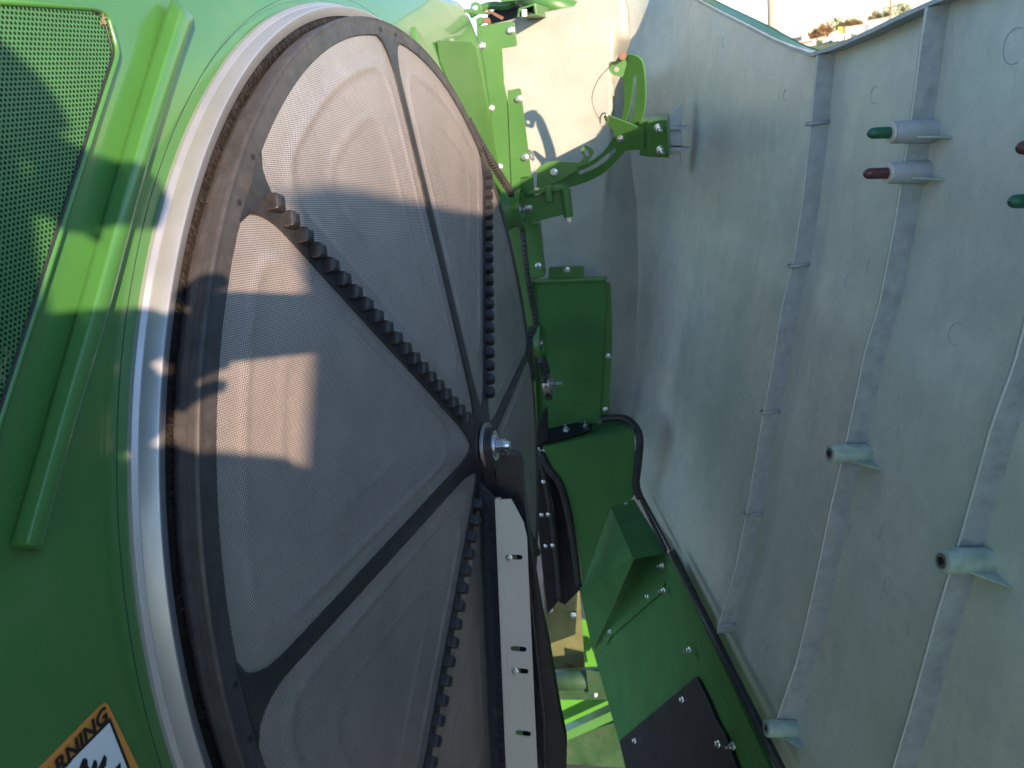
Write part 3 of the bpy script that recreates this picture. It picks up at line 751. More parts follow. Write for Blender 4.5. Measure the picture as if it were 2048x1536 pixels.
# horizontal support beam with a vertical bushing
bm = thing('support_beam', 'short green box beam ending in an upright bushing, under the quadrant bracket', 'support beam', XP(1135, 445, 1.0))
xplate([(1036, 402), (1130, 376), (1134, 428), (1050, 449)], 0.985, 0.05, 'beam_box', bm, bevel=0.003)
a, b = XP(1131, 378, .97), XP(1137, 434, .97)
G().cyl(a, b, 0.014, n=24).obj('bushing_tube', 'green_frame', bm, bevel=0.001)
G().cyl(b, b+(b-a).normalized()*0.012, 0.011, n=6).obj('nut', 'zinc', bm); G().cyl(b, b+(b-a).normalized()*0.022, 0.005, n=10).obj('thread_end', 'zinc', bm)
xplate([(1055, 384), (1120, 371), (1135, 373), (1130, 379), (1060, 390)], .965, 0.07, 'top_flange', bm)
xplate([(1090, 372), (1102, 372), (1104, 404), (1092, 404)], .955, 0.02, 'stop_lug', bm, bevel=0.002)

# ------------------------------------------------------------------ 7. flat sheet-metal cover
cov = thing('duct_cover', 'plain dark green rectangular sheet-metal cover with one bolted tab on its top', 'metal cover', XP(1140, 850, 1.1))
XC = 1.10
xplate([(1062, 566), (1211, 559), (1213, 600), (1200, 838), (1190, 850), (1080, 860)], XC, 0.02, 'cover_sheet', cov, 'green_matte', bevel=0.003)
xplate([(1060, 562), (1212, 556), (1214, 562), (1062, 568)], XC-0.012, 0.03, 'top_lip', cov, bevel=0.003)
xplate([(1097, 534), (1168, 531), (1168, 556), (1097, 558)], XC+0.012, 0.003, 'bolt_tab', cov, idx=(0, 1))
xplate([(1213, 566), (1221, 565), (1224, 640), (1224, 690), (1218, 832), (1201, 836)], XC+0.012, 0.003, 'side_flange', cov)
bolt(cov, XP(1134, 540, XC+.012), XM, 1.1)
for c in ((1216, 712), (1211, 819)): bolt(cov, XP(*c, XC+.012), XM, 1.0)
xplate([(1030, 570), (1064, 566), (1086, 900), (1040, 905)], XC+.03, 0.004, 'rear_web', cov)

# ------------------------------------------------------------------ 8. lower duct box with rubber edge trim
XB = 0.98
box = thing('duct_box', 'dark green sloping duct box with thick black rubber trim round its right edge', 'duct box', XP(1200, 1150, XB))
f0 = [(1086, 897), (1268, 861), (1274, 985), (1260, 1002), (1222, 1014), (1166, 1170), (1150, 1060), (1118, 965)]
plate(xpoly(f0, XB), (0.006, 0, 0)).obj('front_sheet', 'green_matte', box, bevel=0.002)
A_, B_ = XP(1086, 897, XB), XP(1268, 861, XB); C_, D_ = XP(1254, 838, XB+.16), XP(1095, 866, XB+.16)
G().box8([A_, B_, C_, D_], [p+V((0, 0, .004)) for p in (A_, B_, C_, D_)]).obj('top_sheet', 'green_matte', box, bevel=0.0015)
trim = smoothline([XP(a, b, x) for a, b, x in [(1205, 838, XB+.12), (1243, 836, XB+.10), (1266, 848, XB+.05), (1279, 876, XB), (1276, 930, XB-.005), (1272, 968, XB-.008), (1280, 996, XB-.012)]], 6)
G().tube(trim, 0.013, 10).obj('rubber_trim', 'rubber', box, smooth=True)
trim = smoothline([XP(a, b, XB-.004) for a, b in [(1080, 905), (1098, 938), (1119, 966), (1133, 1010), (1146, 1080), (1158, 1172)]], 6)
G().tube(trim, 0.0125, 10).obj('curved_trim', 'rubber', box, smooth=True)
trim = smoothline([XP(a, b, XB+.05) for a, b in [(1078, 910), (1090, 960), (1104, 1040), (1112, 1110), (1120, 1200)]], 6)
G().tube(trim, 0.010, 8).obj('inner_trim', 'rubber', box, smooth=True)
xplate([(1060, 900), (1092, 905), (1120, 970), (1150, 1100), (1160, 1180), (1130, 1210), (1090, 1190), (1070, 1000)], XB+.16, .004, 'back_liner', box, 'blackplate')
xplate([(1066, 900), (1084, 905), (1110, 1060), (1118, 1200), (1095, 1230), (1070, 1000)], XB+.10, .004, 'side_liner', box, 'blackplate')
G().tube(smoothline([XP(a, b, XB+.09) for a, b in [(1092, 965), (1104, 1010), (1108, 1060)]], 4), 0.004, 6).obj('copper_pipe', simple('copper_brown', (0.42, 0.20, 0.12), 0.35, 0.8), box, smooth=True)
for c in ((1076, 898), (1087, 964), (1096, 1029), (1105, 1091), (1083, 1030), (1091, 1092)): bolt(box, XP(*c, XB+.02), XM, 0.75)
# bent black bracket on top of the box
bb = thing('bent_bracket', 'black bent bracket with an upright fin, held by two bolts on the duct box', 'bracket', XP(1090, 895, 1.0))
xt = XB+.03
bp_ = [XP(1088, 893, XB+.01), XP(1184, 862, XB+.05), XP(1186, 852, XB+.08), XP(1150, 850, XB+.12), XP(1096, 862, XB+.12)]
plate([p+V((0, 0, .009)) for p in bp_], (0, 0, -0.004)).obj('base_plate', 'blackplate', bb)
xplate([(1072, 895), (1076, 850), (1086, 822), (1095, 812), (1096, 860), (1098, 892), (1084, 899)], XB+.03, .006, 'fin', bb, 'blackplate', bevel=.002)
for c, x in (((1133, 862), XB+.06), ((1172, 856), XB+.08)): bolt(bb, XP(*c, x)+V((0, 0, .004)), (-.15, 0, 1), 1.2, True)

# ------------------------------------------------------------------ 9. chute with seals, lower right
WS = 0.445
ch = thing('return_chute', 'dark green folded sheet-metal chute with a long seal along its right edge', 'chute', WP(1450, 1536, WS))
T1, T2, T3 = WP(1268, 998, WS+.01), WP(1333, 1104, WS+.01), None
zt_ = T2.z
def ZP(px, py, z): return H(px, py, (0, 0, z), V((0, 0, 1)))
t4, t3 = ZP(1221, 1011, T1.z), ZP(1268, 1116, T2.z)
plate([T1, T2, t3, t4], (0, 0, -0.004)).obj('top_flange', 'green_matte', ch, bevel=.001)
A_ = T2; B_ = WP(1530, 1550, WS-.005); C_ = t3+V((0.02, 0.0, -0.04))
nrm = (B_-A_).cross(t3-A_).normalized()
# front face leans down from the flange edge
down = WP(1530, 1550, WS)
ed = (B_-A_).normalized()
XCH = T2.x-0.005
lowdir = V((0.10, 0.30, -0.95)).normalized()
fn = ed.cross(lowdir).normalized()
def CP(px, py, off=0.0): return H(px, py, A_+(fn if fn.dot(ray(1350, 1300)) < 0 else -fn)*off, fn)
if False: print('CP', CP(1190, 1285), CP(1240, 1536), fn)
FN = fn if fn.dot(ray(1350, 1300)) < 0 else -fn
plate([CP(a, b) for a, b in [(1268, 1116), (1333, 1104), (1345, 1128), (1532, 1550), (1253, 1550), (1240, 1490), (1186, 1302)]], -FN*0.004).obj('front_sheet', 'green_matte', ch, bevel=.001)
plate([t4, t3, CP(1186, 1302), XP(1160, 1180, t4.x)], (0.003, 0.003, 0)).obj('side_sheet', 'green_matte', ch)
plate([CP(a, b, .016) for a, b in [(1331, 1128), (1347, 1120), (1440, 1320), (1540, 1540), (1520, 1548), (1420, 1340)]], -FN*0.014).obj('raised_hem', 'green_matte', ch, bevel=.002)
plate([CP(a, b, .006) for a, b in rnd([(1292, 1192), (1330, 1164), (1320, 1187), (1222, 1272), (1212, 1290), (1206, 1268)], 4)], -FN*0.004).obj('overlap_strip', 'green_matte', ch)
plate([CP(a, b, .012) for a, b in [(1238, 1482), (1392, 1353), (1412, 1392), (1432, 1440), (1450, 1470), (1480, 1552), (1256, 1552)]], -FN*0.008).obj('black_patch_plate', 'blackplate', ch, bevel=.001)
for c, o, n_ in (((1295, 1193), .006, 0), ((1220, 1264), .006, 0), ((1365, 1400), .013, 0), ((1270, 1482), .013, 0), ((1437, 1488), .013, 0), ((1325, 1131), .016, 1), ((1328, 1181), .016, 1), ((1379, 1300), .016, 1), ((1466, 1492), .016, 1)):
    bolt(ch, CP(*c, o), FN if not n_ else (FN+V((-.6, .8, 0))).normalized(), 0.95, bool(n_))
for c in ((1207, 1060), (1185, 1125)): bolt(ch, XP(*c, t4.x+.0), XM, 0.8)
bolt(ch, ZP(1252, 1007, T1.z+.003), (0, 0, 1), 0.8)
def seal(p, q, w0, r=.008): return G().tube([WP(*p, w0), WP(*q, w0)], r, 8)
seal((1279, 993), (1331, 1100), WS, .007).obj('double_seal', 'rubber', ch, smooth=True); seal((1287, 996), (1340, 1098), WS+.012, .004).obj('seal_lip', 'rubber', ch, smooth=True)
seal((1343, 1106), (1566, 1548), WS-.002, .0085).obj('long_seal', 'rubber', ch, smooth=True); seal((1348, 1100), (1580, 1560), WS+.010, .0035).obj('seal_bead', 'rubber', ch, smooth=True)

# ------------------------------------------------------------------ 10. pulleys and belts
def pulley(label, px, py, y, r, wd, mat, hub, nm='belt_pulley'):
    P = YP(px, py, y); t = thing(nm, label, 'pulley', P, 'drive pulleys beside the screen')
    prof = [(r*.55, -wd*.32), (r*.62, -wd*.5), (r*.9, -wd*.5), (r, -wd*.6), (r*1.0, -wd*.5), (r*.86, -wd*.1), (r*.86, wd*.1), (r, wd*.5), (r, wd*.6), (r*.5, wd*.5), (0.002, wd*.4)]
    rows = [[P+V((rr*cos(2*pi*i/48), yy, rr*sin(2*pi*i/48))) for i in range(49)] for rr, yy in [(0.002, -wd*.2), (r*.5, -wd*.2)]+prof]
    G().grid(rows).obj('sheave', mat, t, smooth=True).modifiers.new('es', 'EDGE_SPLIT').split_angle = radians(35)
    G().cyl(P+V((0, wd*.3, 0)), P+V((0, -wd*.5-hub, 0)), r*.16, n=16).obj('axle', 'zinc', t)
    G().cyl(P+V((0, -wd*.2, 0)), P+V((0, -wd*.2-.010, 0)), r*.30, n=6).obj('axle_nut', 'zinc', t); return t, P
p1, P1 = pulley('green grooved pulley under the quadrant bracket with a long bolt end', 1028, 420, 0.025, 0.058, 0.050, 'green_frame', .03)
p2, P2 = pulley('green spoked pulley in the middle of the belt run, against the plain cover', 1073, 687, 0.025, 0.058, 0.036, 'green_frame', .005)
p3, P3 = pulley('small bare metal pulley with a shaft stub, lowest of the three', 1096, 768, -0.005, 0.036, 0.020, 'steel', .035)
def belt(label, pts, r=.006, pitch=0.014, teeth=True, up=(0, -1, 0)):
    path = smoothline(pts, 10); o = thing('drive_belt', label, 'belt', path[0], 'toothed drive belts')
    G().tube(path, r, 8, flat=1.2, up=up).obj('belt_body', 'rubber', o, smooth=True)
    L = 0; g = G(); nxt = 0
    for a, b in zip(path, path[1:]):
        seg = (b-a).length
        while nxt < L+seg:
            P = a+(b-a)*((nxt-L)/seg); t = (b-a).normalized(); n = t.cross(V(up)).normalized()
            g.box(P+n*0.0, t*pitch*.27, V(up)*r*1.25, n*(r+.0035)); nxt += pitch
        L += seg
    if teeth: g.obj('belt_teeth', 'dusty', o, kind='stuff')
    return o
belt('upper toothed belt running from behind the screen down to the highest pulley', [YP(938, 245, .02), YP(962, 290, .02), YP(993, 340, .015), YP(1024, 388, .01)])
belt('middle toothed belt between the highest and the green spoked pulley', [YP(1043, 440, .02), YP(1049, 500, .02), YP(1058, 570, .02), YP(1068, 620, .02), YP(1073, 648, .02)])
belt('lower toothed belt looping from the green spoked pulley to the metal pulley', [YP(1068, 658, -.0), YP(1060, 672, -.0), YP(1060, 700, -.0), YP(1064, 740, 0), YP(1067, 760, 0)])
belt('short smooth belt hanging between the two lowest pulleys', [YP(1080, 722, -.0), YP(1087, 745, -.0), YP(1090, 770, 0), YP(1097, 795, 0), YP(1102, 770, 0), YP(1093, 738, 0), YP(1086, 715, 0)], .006)

# ------------------------------------------------------------------ 11. brackets at the top, behind the panel edge
tb = thing('top_bracket', 'green bracket with a bolted ear above the panel edge, against the sky', 'bracket', XP(1000, 50, 1.1))
xplate([(905, 22), (938, 17), (972, 23), (971, 28), (940, 26), (905, 26)], 1.12, .05, 'ledge', tb)
xplate([(940, 20), (941, 7), (950, 3), (958, 6), (964, 21)], 1.14, .02, 'ear', tb, idx=(1, 3)); bolt(tb, XP(949, 16, 1.14), XM, .9)
xplate([(953, 52), (951, 38), (960, 33), (966, 36), (964, 48)], 1.05, .02, 'corner_fold', tb)
xplate([(960, 46), (964, 36), (973, 33), (980, 38), (980, 48)], 1.10, .01, 'brown_disc', tb, 'rust', idx=(1, 2, 3))
plate(xpoly([(966, 18), (974, 18), (1007, 34), (1004, 40)], 1.2), (.01, 0, 0)).obj('rusty_bar', 'rust', tb)
sq = thing('square_tube_end', 'open end of a green square steel tube above the beige plate', 'steel tube', XP(1060, 40, 1.15))
plate(xpoly([(1034, 34), (1037, 17), (1070, 6), (1075, 30)], 1.15), (.25, 0, 0), [xpoly([(1040, 32), (1042, 19), (1067, 11), (1070, 28)], 1.15)]).obj('tube_wall', 'green_frame', sq, bevel=.001)
G().cyl(XP(1049, 33, 1.14), XP(1048, 19, 1.14), .008, n=10).obj('white_peg', 'white', sq)
xplate([(1002, 0), (1002, 4), (1060, -2), (1060, -20), (1000, -20)], 1.2, .05, 'cross_plate', sq)
G().cyl(XP(1040, -12, 1.5), XP(1160, 28, 1.5), .035, n=24).obj('round_tube', 'green_frame', sq, smooth=True)
xplate([(975, 30), (1005, 8), (1040, 8), (1050, 40), (975, 60)], 1.35, .02, 'dark_gap_plate', sq, 'blackplate')
G().tube(smoothline([XP(a, b, 1.3) for a, b in [(940, 30), (975, 12), (1010, 12), (1030, 2)]], 5), .012, 8).obj('arched_pipe', 'green_frame', sq, smooth=True)

# ------------------------------------------------------------------ 12. things seen through the gap under the arm
inn = thing('inner_bulkhead', 'olive-tinted inner bulkhead plate with bolts, seen through the gap below the duct box', 'bulkhead', XP(1150, 1500, 1.45))
M['olive'] = simple('olive_grey_sheet', (0.20, 0.21, 0.10), 0.22, 0.5, var=0.35, scale=5)
xplate([(1085, 1160), (1158, 1165), (1172, 1370), (1100, 1380)], 1.40, .006, 'bulkhead_sheet', inn, 'olive')
for c in ((1147, 1230), (1140, 1341), (1100, 1220)): bolt(inn, XP(*c, 1.39), XM, 1.5)
cb = thing('cross_beam', 'green horizontal beam crossing the gap below the bulkhead, its shade put into the colour', 'beam', XP(1170, 1400, 1.3))
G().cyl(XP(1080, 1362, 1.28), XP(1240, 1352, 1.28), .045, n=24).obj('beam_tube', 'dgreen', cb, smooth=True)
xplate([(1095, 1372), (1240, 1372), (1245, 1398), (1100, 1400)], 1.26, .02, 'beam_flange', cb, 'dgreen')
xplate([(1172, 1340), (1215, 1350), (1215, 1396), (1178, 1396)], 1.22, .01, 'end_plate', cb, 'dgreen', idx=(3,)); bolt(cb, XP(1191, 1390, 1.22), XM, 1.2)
lf = thing('lower_frame', 'green sheet frame at the bottom of the gap, sunlight and shade put into its colours', 'frame', XP(1180, 1560, 1.25))
M['litgreen'] = paint('sunlit_green_paint', (0.07, 0.24, 0.03), 0.4, .2)  # brighter green carries the sunlight on the lower frame
xplate([(1158, 1238), (1176, 1242), (1200, 1345), (1168, 1345)], 1.55, .01, 'upright_strip', lf, 'litgreen')
xplate([(1120, 1400), (1230, 1400), (1240, 1442), (1120, 1480)], 1.36, .02, 'sheet_panel', lf, 'litgreen')
plate(xpoly([(1128, 1484), (1128, 1466), (1228, 1420), (1232, 1438)], 1.24), (.05, 0, 0)).obj('diagonal_brace', 'green_frame', lf)
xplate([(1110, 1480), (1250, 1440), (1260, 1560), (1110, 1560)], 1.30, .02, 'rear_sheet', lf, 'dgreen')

# ------------------------------------------------------------------ setting: ground and far hillside
GZ = -2.3
m, nt, b = new_mat('grass_and_gravel'); n1 = noise(nt, .35, 8, .7); n2 = noise(nt, 14, 6, .8)
c = ramp(nt, n1, [(0.3, (0.10, 0.13, 0.025)), (0.6, (0.17, 0.20, 0.04)), (0.8, (0.22, 0.22, 0.06))])
nt.links.new(mixc(nt, mapr(nt, n2, .3, .8, 0, .5), c, (0.10, 0.11, 0.03)), b.inputs['Base Color']); b.inputs['Roughness'].default_value = .95
M['grass'] = m
far = V((fwd.x, fwd.y, 0)).normalized()
def dirat(px):
    r = ray(px, 80); r.z = 0; return r.normalized()
def GD(px, D, z=None):
    P = V((CAM.x, CAM.y, 0))+dirat(px)*D; P.z = tz(P) if z is None else z; return P
def tz(P):
    d_ = (V((P.x, P.y, 0))-V((CAM.x, CAM.y, 0))); D = d_.length
    t = max(0, min(1, (D-50)/190)); k = max(0, d_.normalized().dot(dirat(1680)) if D > 1 else 0)
    return GZ+1.55*t*t*(3-2*t)*max(0, min(1, (k-.5)*4)) + (0.15*sin(P.x*.11)*sin(P.y*.13) if D > 20 else 0)
rings = [0, 3, 6, 10, 16, 24, 34, 46, 60, 75, 90, 110, 130, 150, 170, 190, 215, 240, 270, 320, 450, 800, 1600]
rows = []
for R in rings:
    row = []
    for i in range(97):
        a = 2*pi*i/96; P = V((CAM.x+R*cos(a), CAM.y+R*sin(a), 0)); P.z = tz(P) if R > 0 else GZ; row.append(P)
    rows.append(row)
G().grid(rows).obj('ground', 'grass', None, smooth=True, kind='structure')
M['asph'] = simple('worn_asphalt', (0.075, 0.073, 0.07), .85, var=.3, scale=3, bmp=.5, bscale=90, bdist=.003)
G().grid([[V((CAM.x-9+18*i/6, CAM.y-14+34*j/6, GZ+.006)) for j in range(7)] for i in range(7)]).obj('yard', 'asph', None, kind='structure')
# far things, from left to right
M['pole'] = simple('pale_pole', (0.55, 0.47, 0.36), .6, var=.1, scale=4)
P = GD(1546, 26); t = thing('light_pole', 'tall pale beige metal pole standing at the edge of the field', 'pole', P)
G().cyl(P, P+V((0, 0, 9)), .155, .13, n=20).obj('shaft', 'pole', t, smooth=True); G().cyl(P, P+V((0, 0, .05)), .3, n=20).obj('base_flange', 'steel', t)
def bld(name, label, cat, px0, px1, D, h, wall, roof=None, rh=0, depth=8, parts=()):
    D *= 3; h *= 1.7; rh *= 1.7; depth *= 2; parts = [(a, b, c, d*1.7, e*1.7, f) for a, b, c, d, e, f in parts]
    A, B = GD(px0, D), GD(px1, D); z = min(A.z, B.z)-.3; A.z = B.z = z; t = thing(name, label, cat, (A+B)/2)
    u = (B-A); n = dirat((px0+px1)/2)*depth; hh = V((0, 0, h+.3))
    G().box8([A, B, B+n, A+n], [A+hh, B+hh, B+n+hh, A+n+hh]).obj('walls', wall, t)
    if roof:
        A2, B2 = A+hh-u*.04-n*.05, B+hh+u*.04-n*.05; m1 = (A2+A2+n*1.1)/2+V((0, 0, rh)); m2 = (B2+B2+n*1.1)/2+V((0, 0, rh))
        G().add([A2, B2, B2+n*1.1, A2+n*1.1, m1, m2], [(0, 1, 5, 4), (2, 3, 4, 5), (0, 4, 3), (1, 2, 5)]).obj('roof', roof, t)
    for nm, a, b, z0, z1, mt in parts:
        P0 = A+u*a-n.normalized()*.04; P1 = A+u*b-n.normalized()*.04
        G().box8([P0+V((0, 0, z0)), P1+V((0, 0, z0)), P1+V((0, 0, z1)), P0+V((0, 0, z1))], [p+n.normalized()*.03+V((0, 0, zz)) for p, zz in ((P0, z0), (P1, z0), (P1, z1), (P0, z1))]).obj(nm, mt, t)
    return t
M['brick'] = simple('red_brick', (0.33, 0.12, 0.09), .85, var=.2, scale=2); M['roofg'] = simple('grey_roof', (0.16, 0.14, 0.15), .8, scale=2)
M['wwall'] = simple('white_metal_wall', (0.50, 0.49, 0.46), .6, var=.06, scale=1, stretch=(1, 1, .1)); M['wnd'] = simple('dark_glass', (0.03, 0.05, 0.09), .1, var=.1)
M['bluew'] = simple('blue_grey_panel', (0.20, 0.27, 0.38), .5, scale=3); M['yel'] = simple('yellow_orange_sign', (0.75, 0.42, 0.04), .5, var=.05)
bld('brick_house', 'red brick house with a grey gable roof at the hill top', 'house', 1571, 1602, 96, 1.0, 'brick', 'roofg', .9, 5, [('window', .5, .65, .6, 1.0, 'wnd')])
bld('white_trailer', 'long white box trailer parked in front of the brick house', 'trailer', 1587, 1632, 84, 1.0, 'wwall', None, 0, 2.4, [('red_lettering_band', .2, .85, .7, .95, 'brick')])
bld('warehouse', 'low white warehouse with dark windows on the hill', 'warehouse', 1690, 1727, 86, 2.1, 'wwall', None, 0, 10, [('window', .34, .42, .5, 1.1, 'wnd'), ('window', .48, .62, .4, .9, 'wnd'), ('door', .44, .47, .35, 1.2, 'bluew')])
bld('warehouse', 'second long white warehouse wing running off to the right', 'warehouse', 1738, 1850, 88, 2.6, 'wwall', None, 0, 10, [('cladding_band', .0, 1.0, 2.3, 2.5, 'bluew')])
bld('storage_tower', 'narrow blue-grey tower section between the two white warehouses', 'tower', 1727, 1738, 87, 2.5, 'bluew', None, 0, 6, [('white_dome_band', .2, .8, 2.2, 2.7, 'wwall')])
P = GD(1682, 250); t = thing('yellow_sign', 'square orange-yellow sign board left of the white warehouse', 'sign', P)
G().cyl(P, P+V((0, 0, 2.2)), .1, n=8).obj('post', 'steel', t); G().box(P+V((0, 0, 2.8)), rgt*.8, far*.1, V((0, 0, .8))).obj('board', 'yel', t)
# chimney stack / steeple
P = GD(1604, 300); t = thing('church_spire', 'small pale spire rising behind the brick house', 'spire', P)
G().cyl(P, P+V((0, 0, 3.6)), .7, .6, n=8).obj('tower', 'wwall', t); G().cyl(P+V((0, 0, 3.6)), P+V((0, 0, 7.0)), .6, .04, n=8).obj('spire_cap', 'wwall', t)
def upole(px, D, h, label):
    D *= 2.6; h *= 2.2
    P = GD(px, D); t = thing('utility_pole', label, 'utility pole', P, 'wooden utility poles')
    G().cyl(P, P+V((0, 0, h)), .22, .16, n=10).obj('shaft', M['upo'], t); G().box(P+V((0, 0, h-.5)), rgt*1.2, far*.1, V((0, 0, .1))).obj('crossarm', M['upo'], t)
M['upo'] = simple('weathered_pole', (0.26, 0.16, 0.11), .8)
upole(1779, 92, 8, 'tall brown utility pole rising past the picture top above the warehouse'); upole(1746, 118, 4.6, 'short distant utility pole with a crossarm between the trees')
# parked cars
def car(px, D, col, label):
    P = GD(px, D*2.9); t = thing('parked_car', label, 'car', P, 'cars parked on the hill'); u = V((rgt.x, rgt.y, 0)).normalized(); n = dirat(px)
    pr = [(-1.5, .25), (-1.5, .75), (-1.05, .85), (-.7, 1.25), (.35, 1.28), (.85, .88), (1.5, .75), (1.5, .25)]
    plate([P+u*a*.8+V((0, 0, z)) for a, z in pr], n*1.5).obj('body', simple('car_paint', col, .25, .3, coat=.8), t, bevel=.05)
    plate([P-n*.02+u*a*.8+V((0, 0, z)) for a, z in [(-.9, .88), (-.62, 1.18), (.28, 1.2), (.65, .9)]], n*.02).obj('window', 'wnd', t)
    for a in (-.95, .95): G().cyl(P-n*.03+u*a*.8+V((0, 0, .27)), P+n*.2+u*a*.8+V((0, 0, .27)), .27, n=16).obj('wheel', 'rubber', t)
car(1655, 84, (.55, .6, .62), 'silver car, leftmost of the cars parked by the hill trees'); car(1667, 86, (.07, .12, .3), 'blue car parked between the silver and the white car'); car(1678, 83, (.7, .7, .7), 'white car parked beside the yellow sign')
# autumn trees with real leaf-clump faces
def tree(px, D, h, wd, col, label):
    D *= 3; h *= 1.75; wd *= 1.9
    P = GD(px, D); t = thing('autumn_tree', label, 'tree', P, 'autumn trees along the hill top')
    g = G(); g.cyl(P, P+V((0, 0, h*.55)), .12, .05, n=7)
    for i in range(9):
        a = random.random()*6.3; q = P+V((0, 0, h*random.uniform(.25, .55))); g.cyl(q, q+V((cos(a)*wd*.35, sin(a)*wd*.35, h*.28)), .05, .015, n=5)
    g.obj('trunk', M['upo'], t)
    g = G()
    cl = [(V((random.gauss(0, wd*.22), random.gauss(0, wd*.22), h*random.uniform(.38, .92))), random.uniform(.14, .28)*wd) for _ in range(16)]
    for c, r in cl:
        for i in range(60):
            d_ = V((random.gauss(0, 1), random.gauss(0, 1), random.gauss(0, 1))).normalized()*r*random.random()**.4
            x = V((random.gauss(0, 1), random.gauss(0, 1), random.gauss(0, 1))).normalized(); y = x.orthogonal().normalized(); s_ = random.uniform(.09, .24)
            Q = P+c+d_; g.add([Q-x*s_, Q+y*s_, Q+x*s_, Q-y*s_], [(0, 1, 2, 3)])
    g.obj('crown', col, t)
TC = [simple('autumn_leaves_%s' % n_, c, .8, var=.4, scale=2) for n_, c in (('rust', (.20, .085, .045)), ('olive', (.15, .13, .04)), ('orange', (.28, .13, .05)), ('green', (.09, .10, .035)))]
for px, D, h, wd, ci, lb in [(1627, 104, 2.4, 2.2, 0, 'small rusty tree just right of the spire'), (1642, 100, 3.3, 2.6, 2, 'orange tree above the white trailer end'), (1655, 102, 3.8, 3.0, 0, 'rust-brown tree above the silver car'), (1677, 104, 4.3, 3.6, 3, 'rounded olive-green tree above the yellow sign'), (1692, 106, 3.4, 2.6, 2, 'orange tree at the warehouse left corner'), (1704, 108, 3.9, 3.0, 1, 'olive tree rising behind the warehouse roof'), (1718, 110, 3.6, 3.2, 2, 'orange tree behind the warehouse right end'), (1748, 112, 4.5, 4.0, 0, 'broad rust tree behind the short utility pole'), (1765, 110, 4.2, 3.0, 1, 'olive tree between the two utility poles'), (1785, 108, 5.2, 4.6, 1, 'large olive tree right of the tall utility pole'), (1806, 110, 5.4, 4.4, 3, 'dark green tree furthest right above the shield edge')]:
    tree(px, D, h, wd, TC[ci], lb)

# ------------------------------------------------------------------ photographer behind the camera (throws the shadow on the screen) and the step they stand on
def skin(name, verts, edges, radii, mat, parent, root=0, sub=2):
    org = wl(parent); me = bpy.data.meshes.new(name); me.from_pydata([tuple(V(v)-org) for v in verts], edges, [])
    o = bpy.data.objects.new(name, me); COL.objects.link(o); o.parent = parent; me.materials.append(M[mat] if isinstance(mat, str) else mat)
    md = o.modifiers.new('skin', 'SKIN'); md.use_smooth_shade = True
    for i, r in enumerate(radii): sv = me.skin_vertices[0].data[i]; sv.radius = r if isinstance(r, tuple) else (r, r); sv.use_root = (i == root)
    s_ = o.modifiers.new('sub', 'SUBSURF'); s_.levels = sub; s_.render_levels = sub; return o
def BK(px, py, dep, y=.03):
    v = YP(px, py, y)-CAM; return SV(v.dot(E1), v.dot(E2), dep)
head = SV(-.190, .140, .34); neck = SV(-.205, .0, .38); chest = SV(-.22, -.40, .46)
zfoot = -1.15
pel = V((chest.x-.02, chest.y-.02, CAM.z-.86))
per = thing('person', 'photographer in a dark jacket and cap standing behind the camera, both hands raising a phone', 'person', V((pel.x, pel.y, zfoot)))
M['skin'] = simple('skin_tone', (.50, .30, .22), .5, var=.05); M['jack'] = simple('dark_jacket', (.03, .035, .05), .8); M['trou'] = simple('blue_denim', (.05, .07, .13), .85); M['capc'] = simple('dark_cap_cloth', (.03, .05, .035), .8)
shL = SV(-.34, -.09, .46); elL = BK(60, 860, .26); wrL = BK(330, 802, .09); shR = SV(-.22, -.14, .36); elR = BK(30, 740, .20); wrR = BK(330, 660, .08)
hipL = pel+V((-.04, .09, -.02)); hipR = pel+V((.05, -.08, -.02)); knL = hipL+V((.04, .0, -.44)); knR = hipR+V((.04, 0, -.44)); anL = V((hipL.x-.02, hipL.y, zfoot+.08)); anR = V((hipR.x+.06, hipR.y, zfoot+.08)); toL = anL+V((.16, .03, -.05)); toR = anR+V((.16, .03, -.05))
vs = [pel, chest, neck, head, head+V((0, 0, .07)), shL, elL, wrL, shR, elR, wrR, hipL, knL, anL, toL, hipR, knR, anR, toR]
ed_ = [(0, 1), (1, 2), (2, 3), (3, 4), (1, 5), (5, 6), (6, 7), (1, 8), (8, 9), (9, 10), (0, 11), (11, 12), (12, 13), (13, 14), (0, 15), (15, 16), (16, 17), (17, 18)]
rd = [(.15, .12), (.17, .13), .06, (.085, .10), .075, .07, .043, .028, .07, .043, .028, .09, .06, .045, .035, .09, .06, .045, .035]
skin('body', vs, ed_, rd, 'skin', per)
skin('jacket', [pel+V((0, 0, .02)), chest, chest*.35+neck*.65, shL, elL, elL*.15+wrL*.85, shR, elR, elR*.15+wrR*.85], [(0, 1), (1, 2), (1, 3), (3, 4), (4, 5), (1, 6), (6, 7), (7, 8)], [(.22, .20), (.22, .20), .075, .085, .056, .048, .085, .050, .030], 'jack', per)
skin('trousers', [pel, hipL, knL, anL+V((0, 0, .03)), hipR, knR, anR+V((0, 0, .03))], [(0, 1), (1, 2), (2, 3), (0, 4), (4, 5), (5, 6)], [(.16, .13), .10, .075, .06, .10, .075, .06], 'trou', per)
def shoe(a, b): skin('shoe', [a+V((-.03, 0, -.045)), (a+b)/2+V((0, 0, -.02)), b+V((.03, 0, 0))], [(0, 1), (1, 2)], [.05, .048, .038], 'rubber', per)
shoe(anL, toL); shoe(anR, toR)
face = SV(-.10, .09, .30)-head; face.z = 0; face.normalize(); fr_ = face.cross(V((0, 0, 1)))
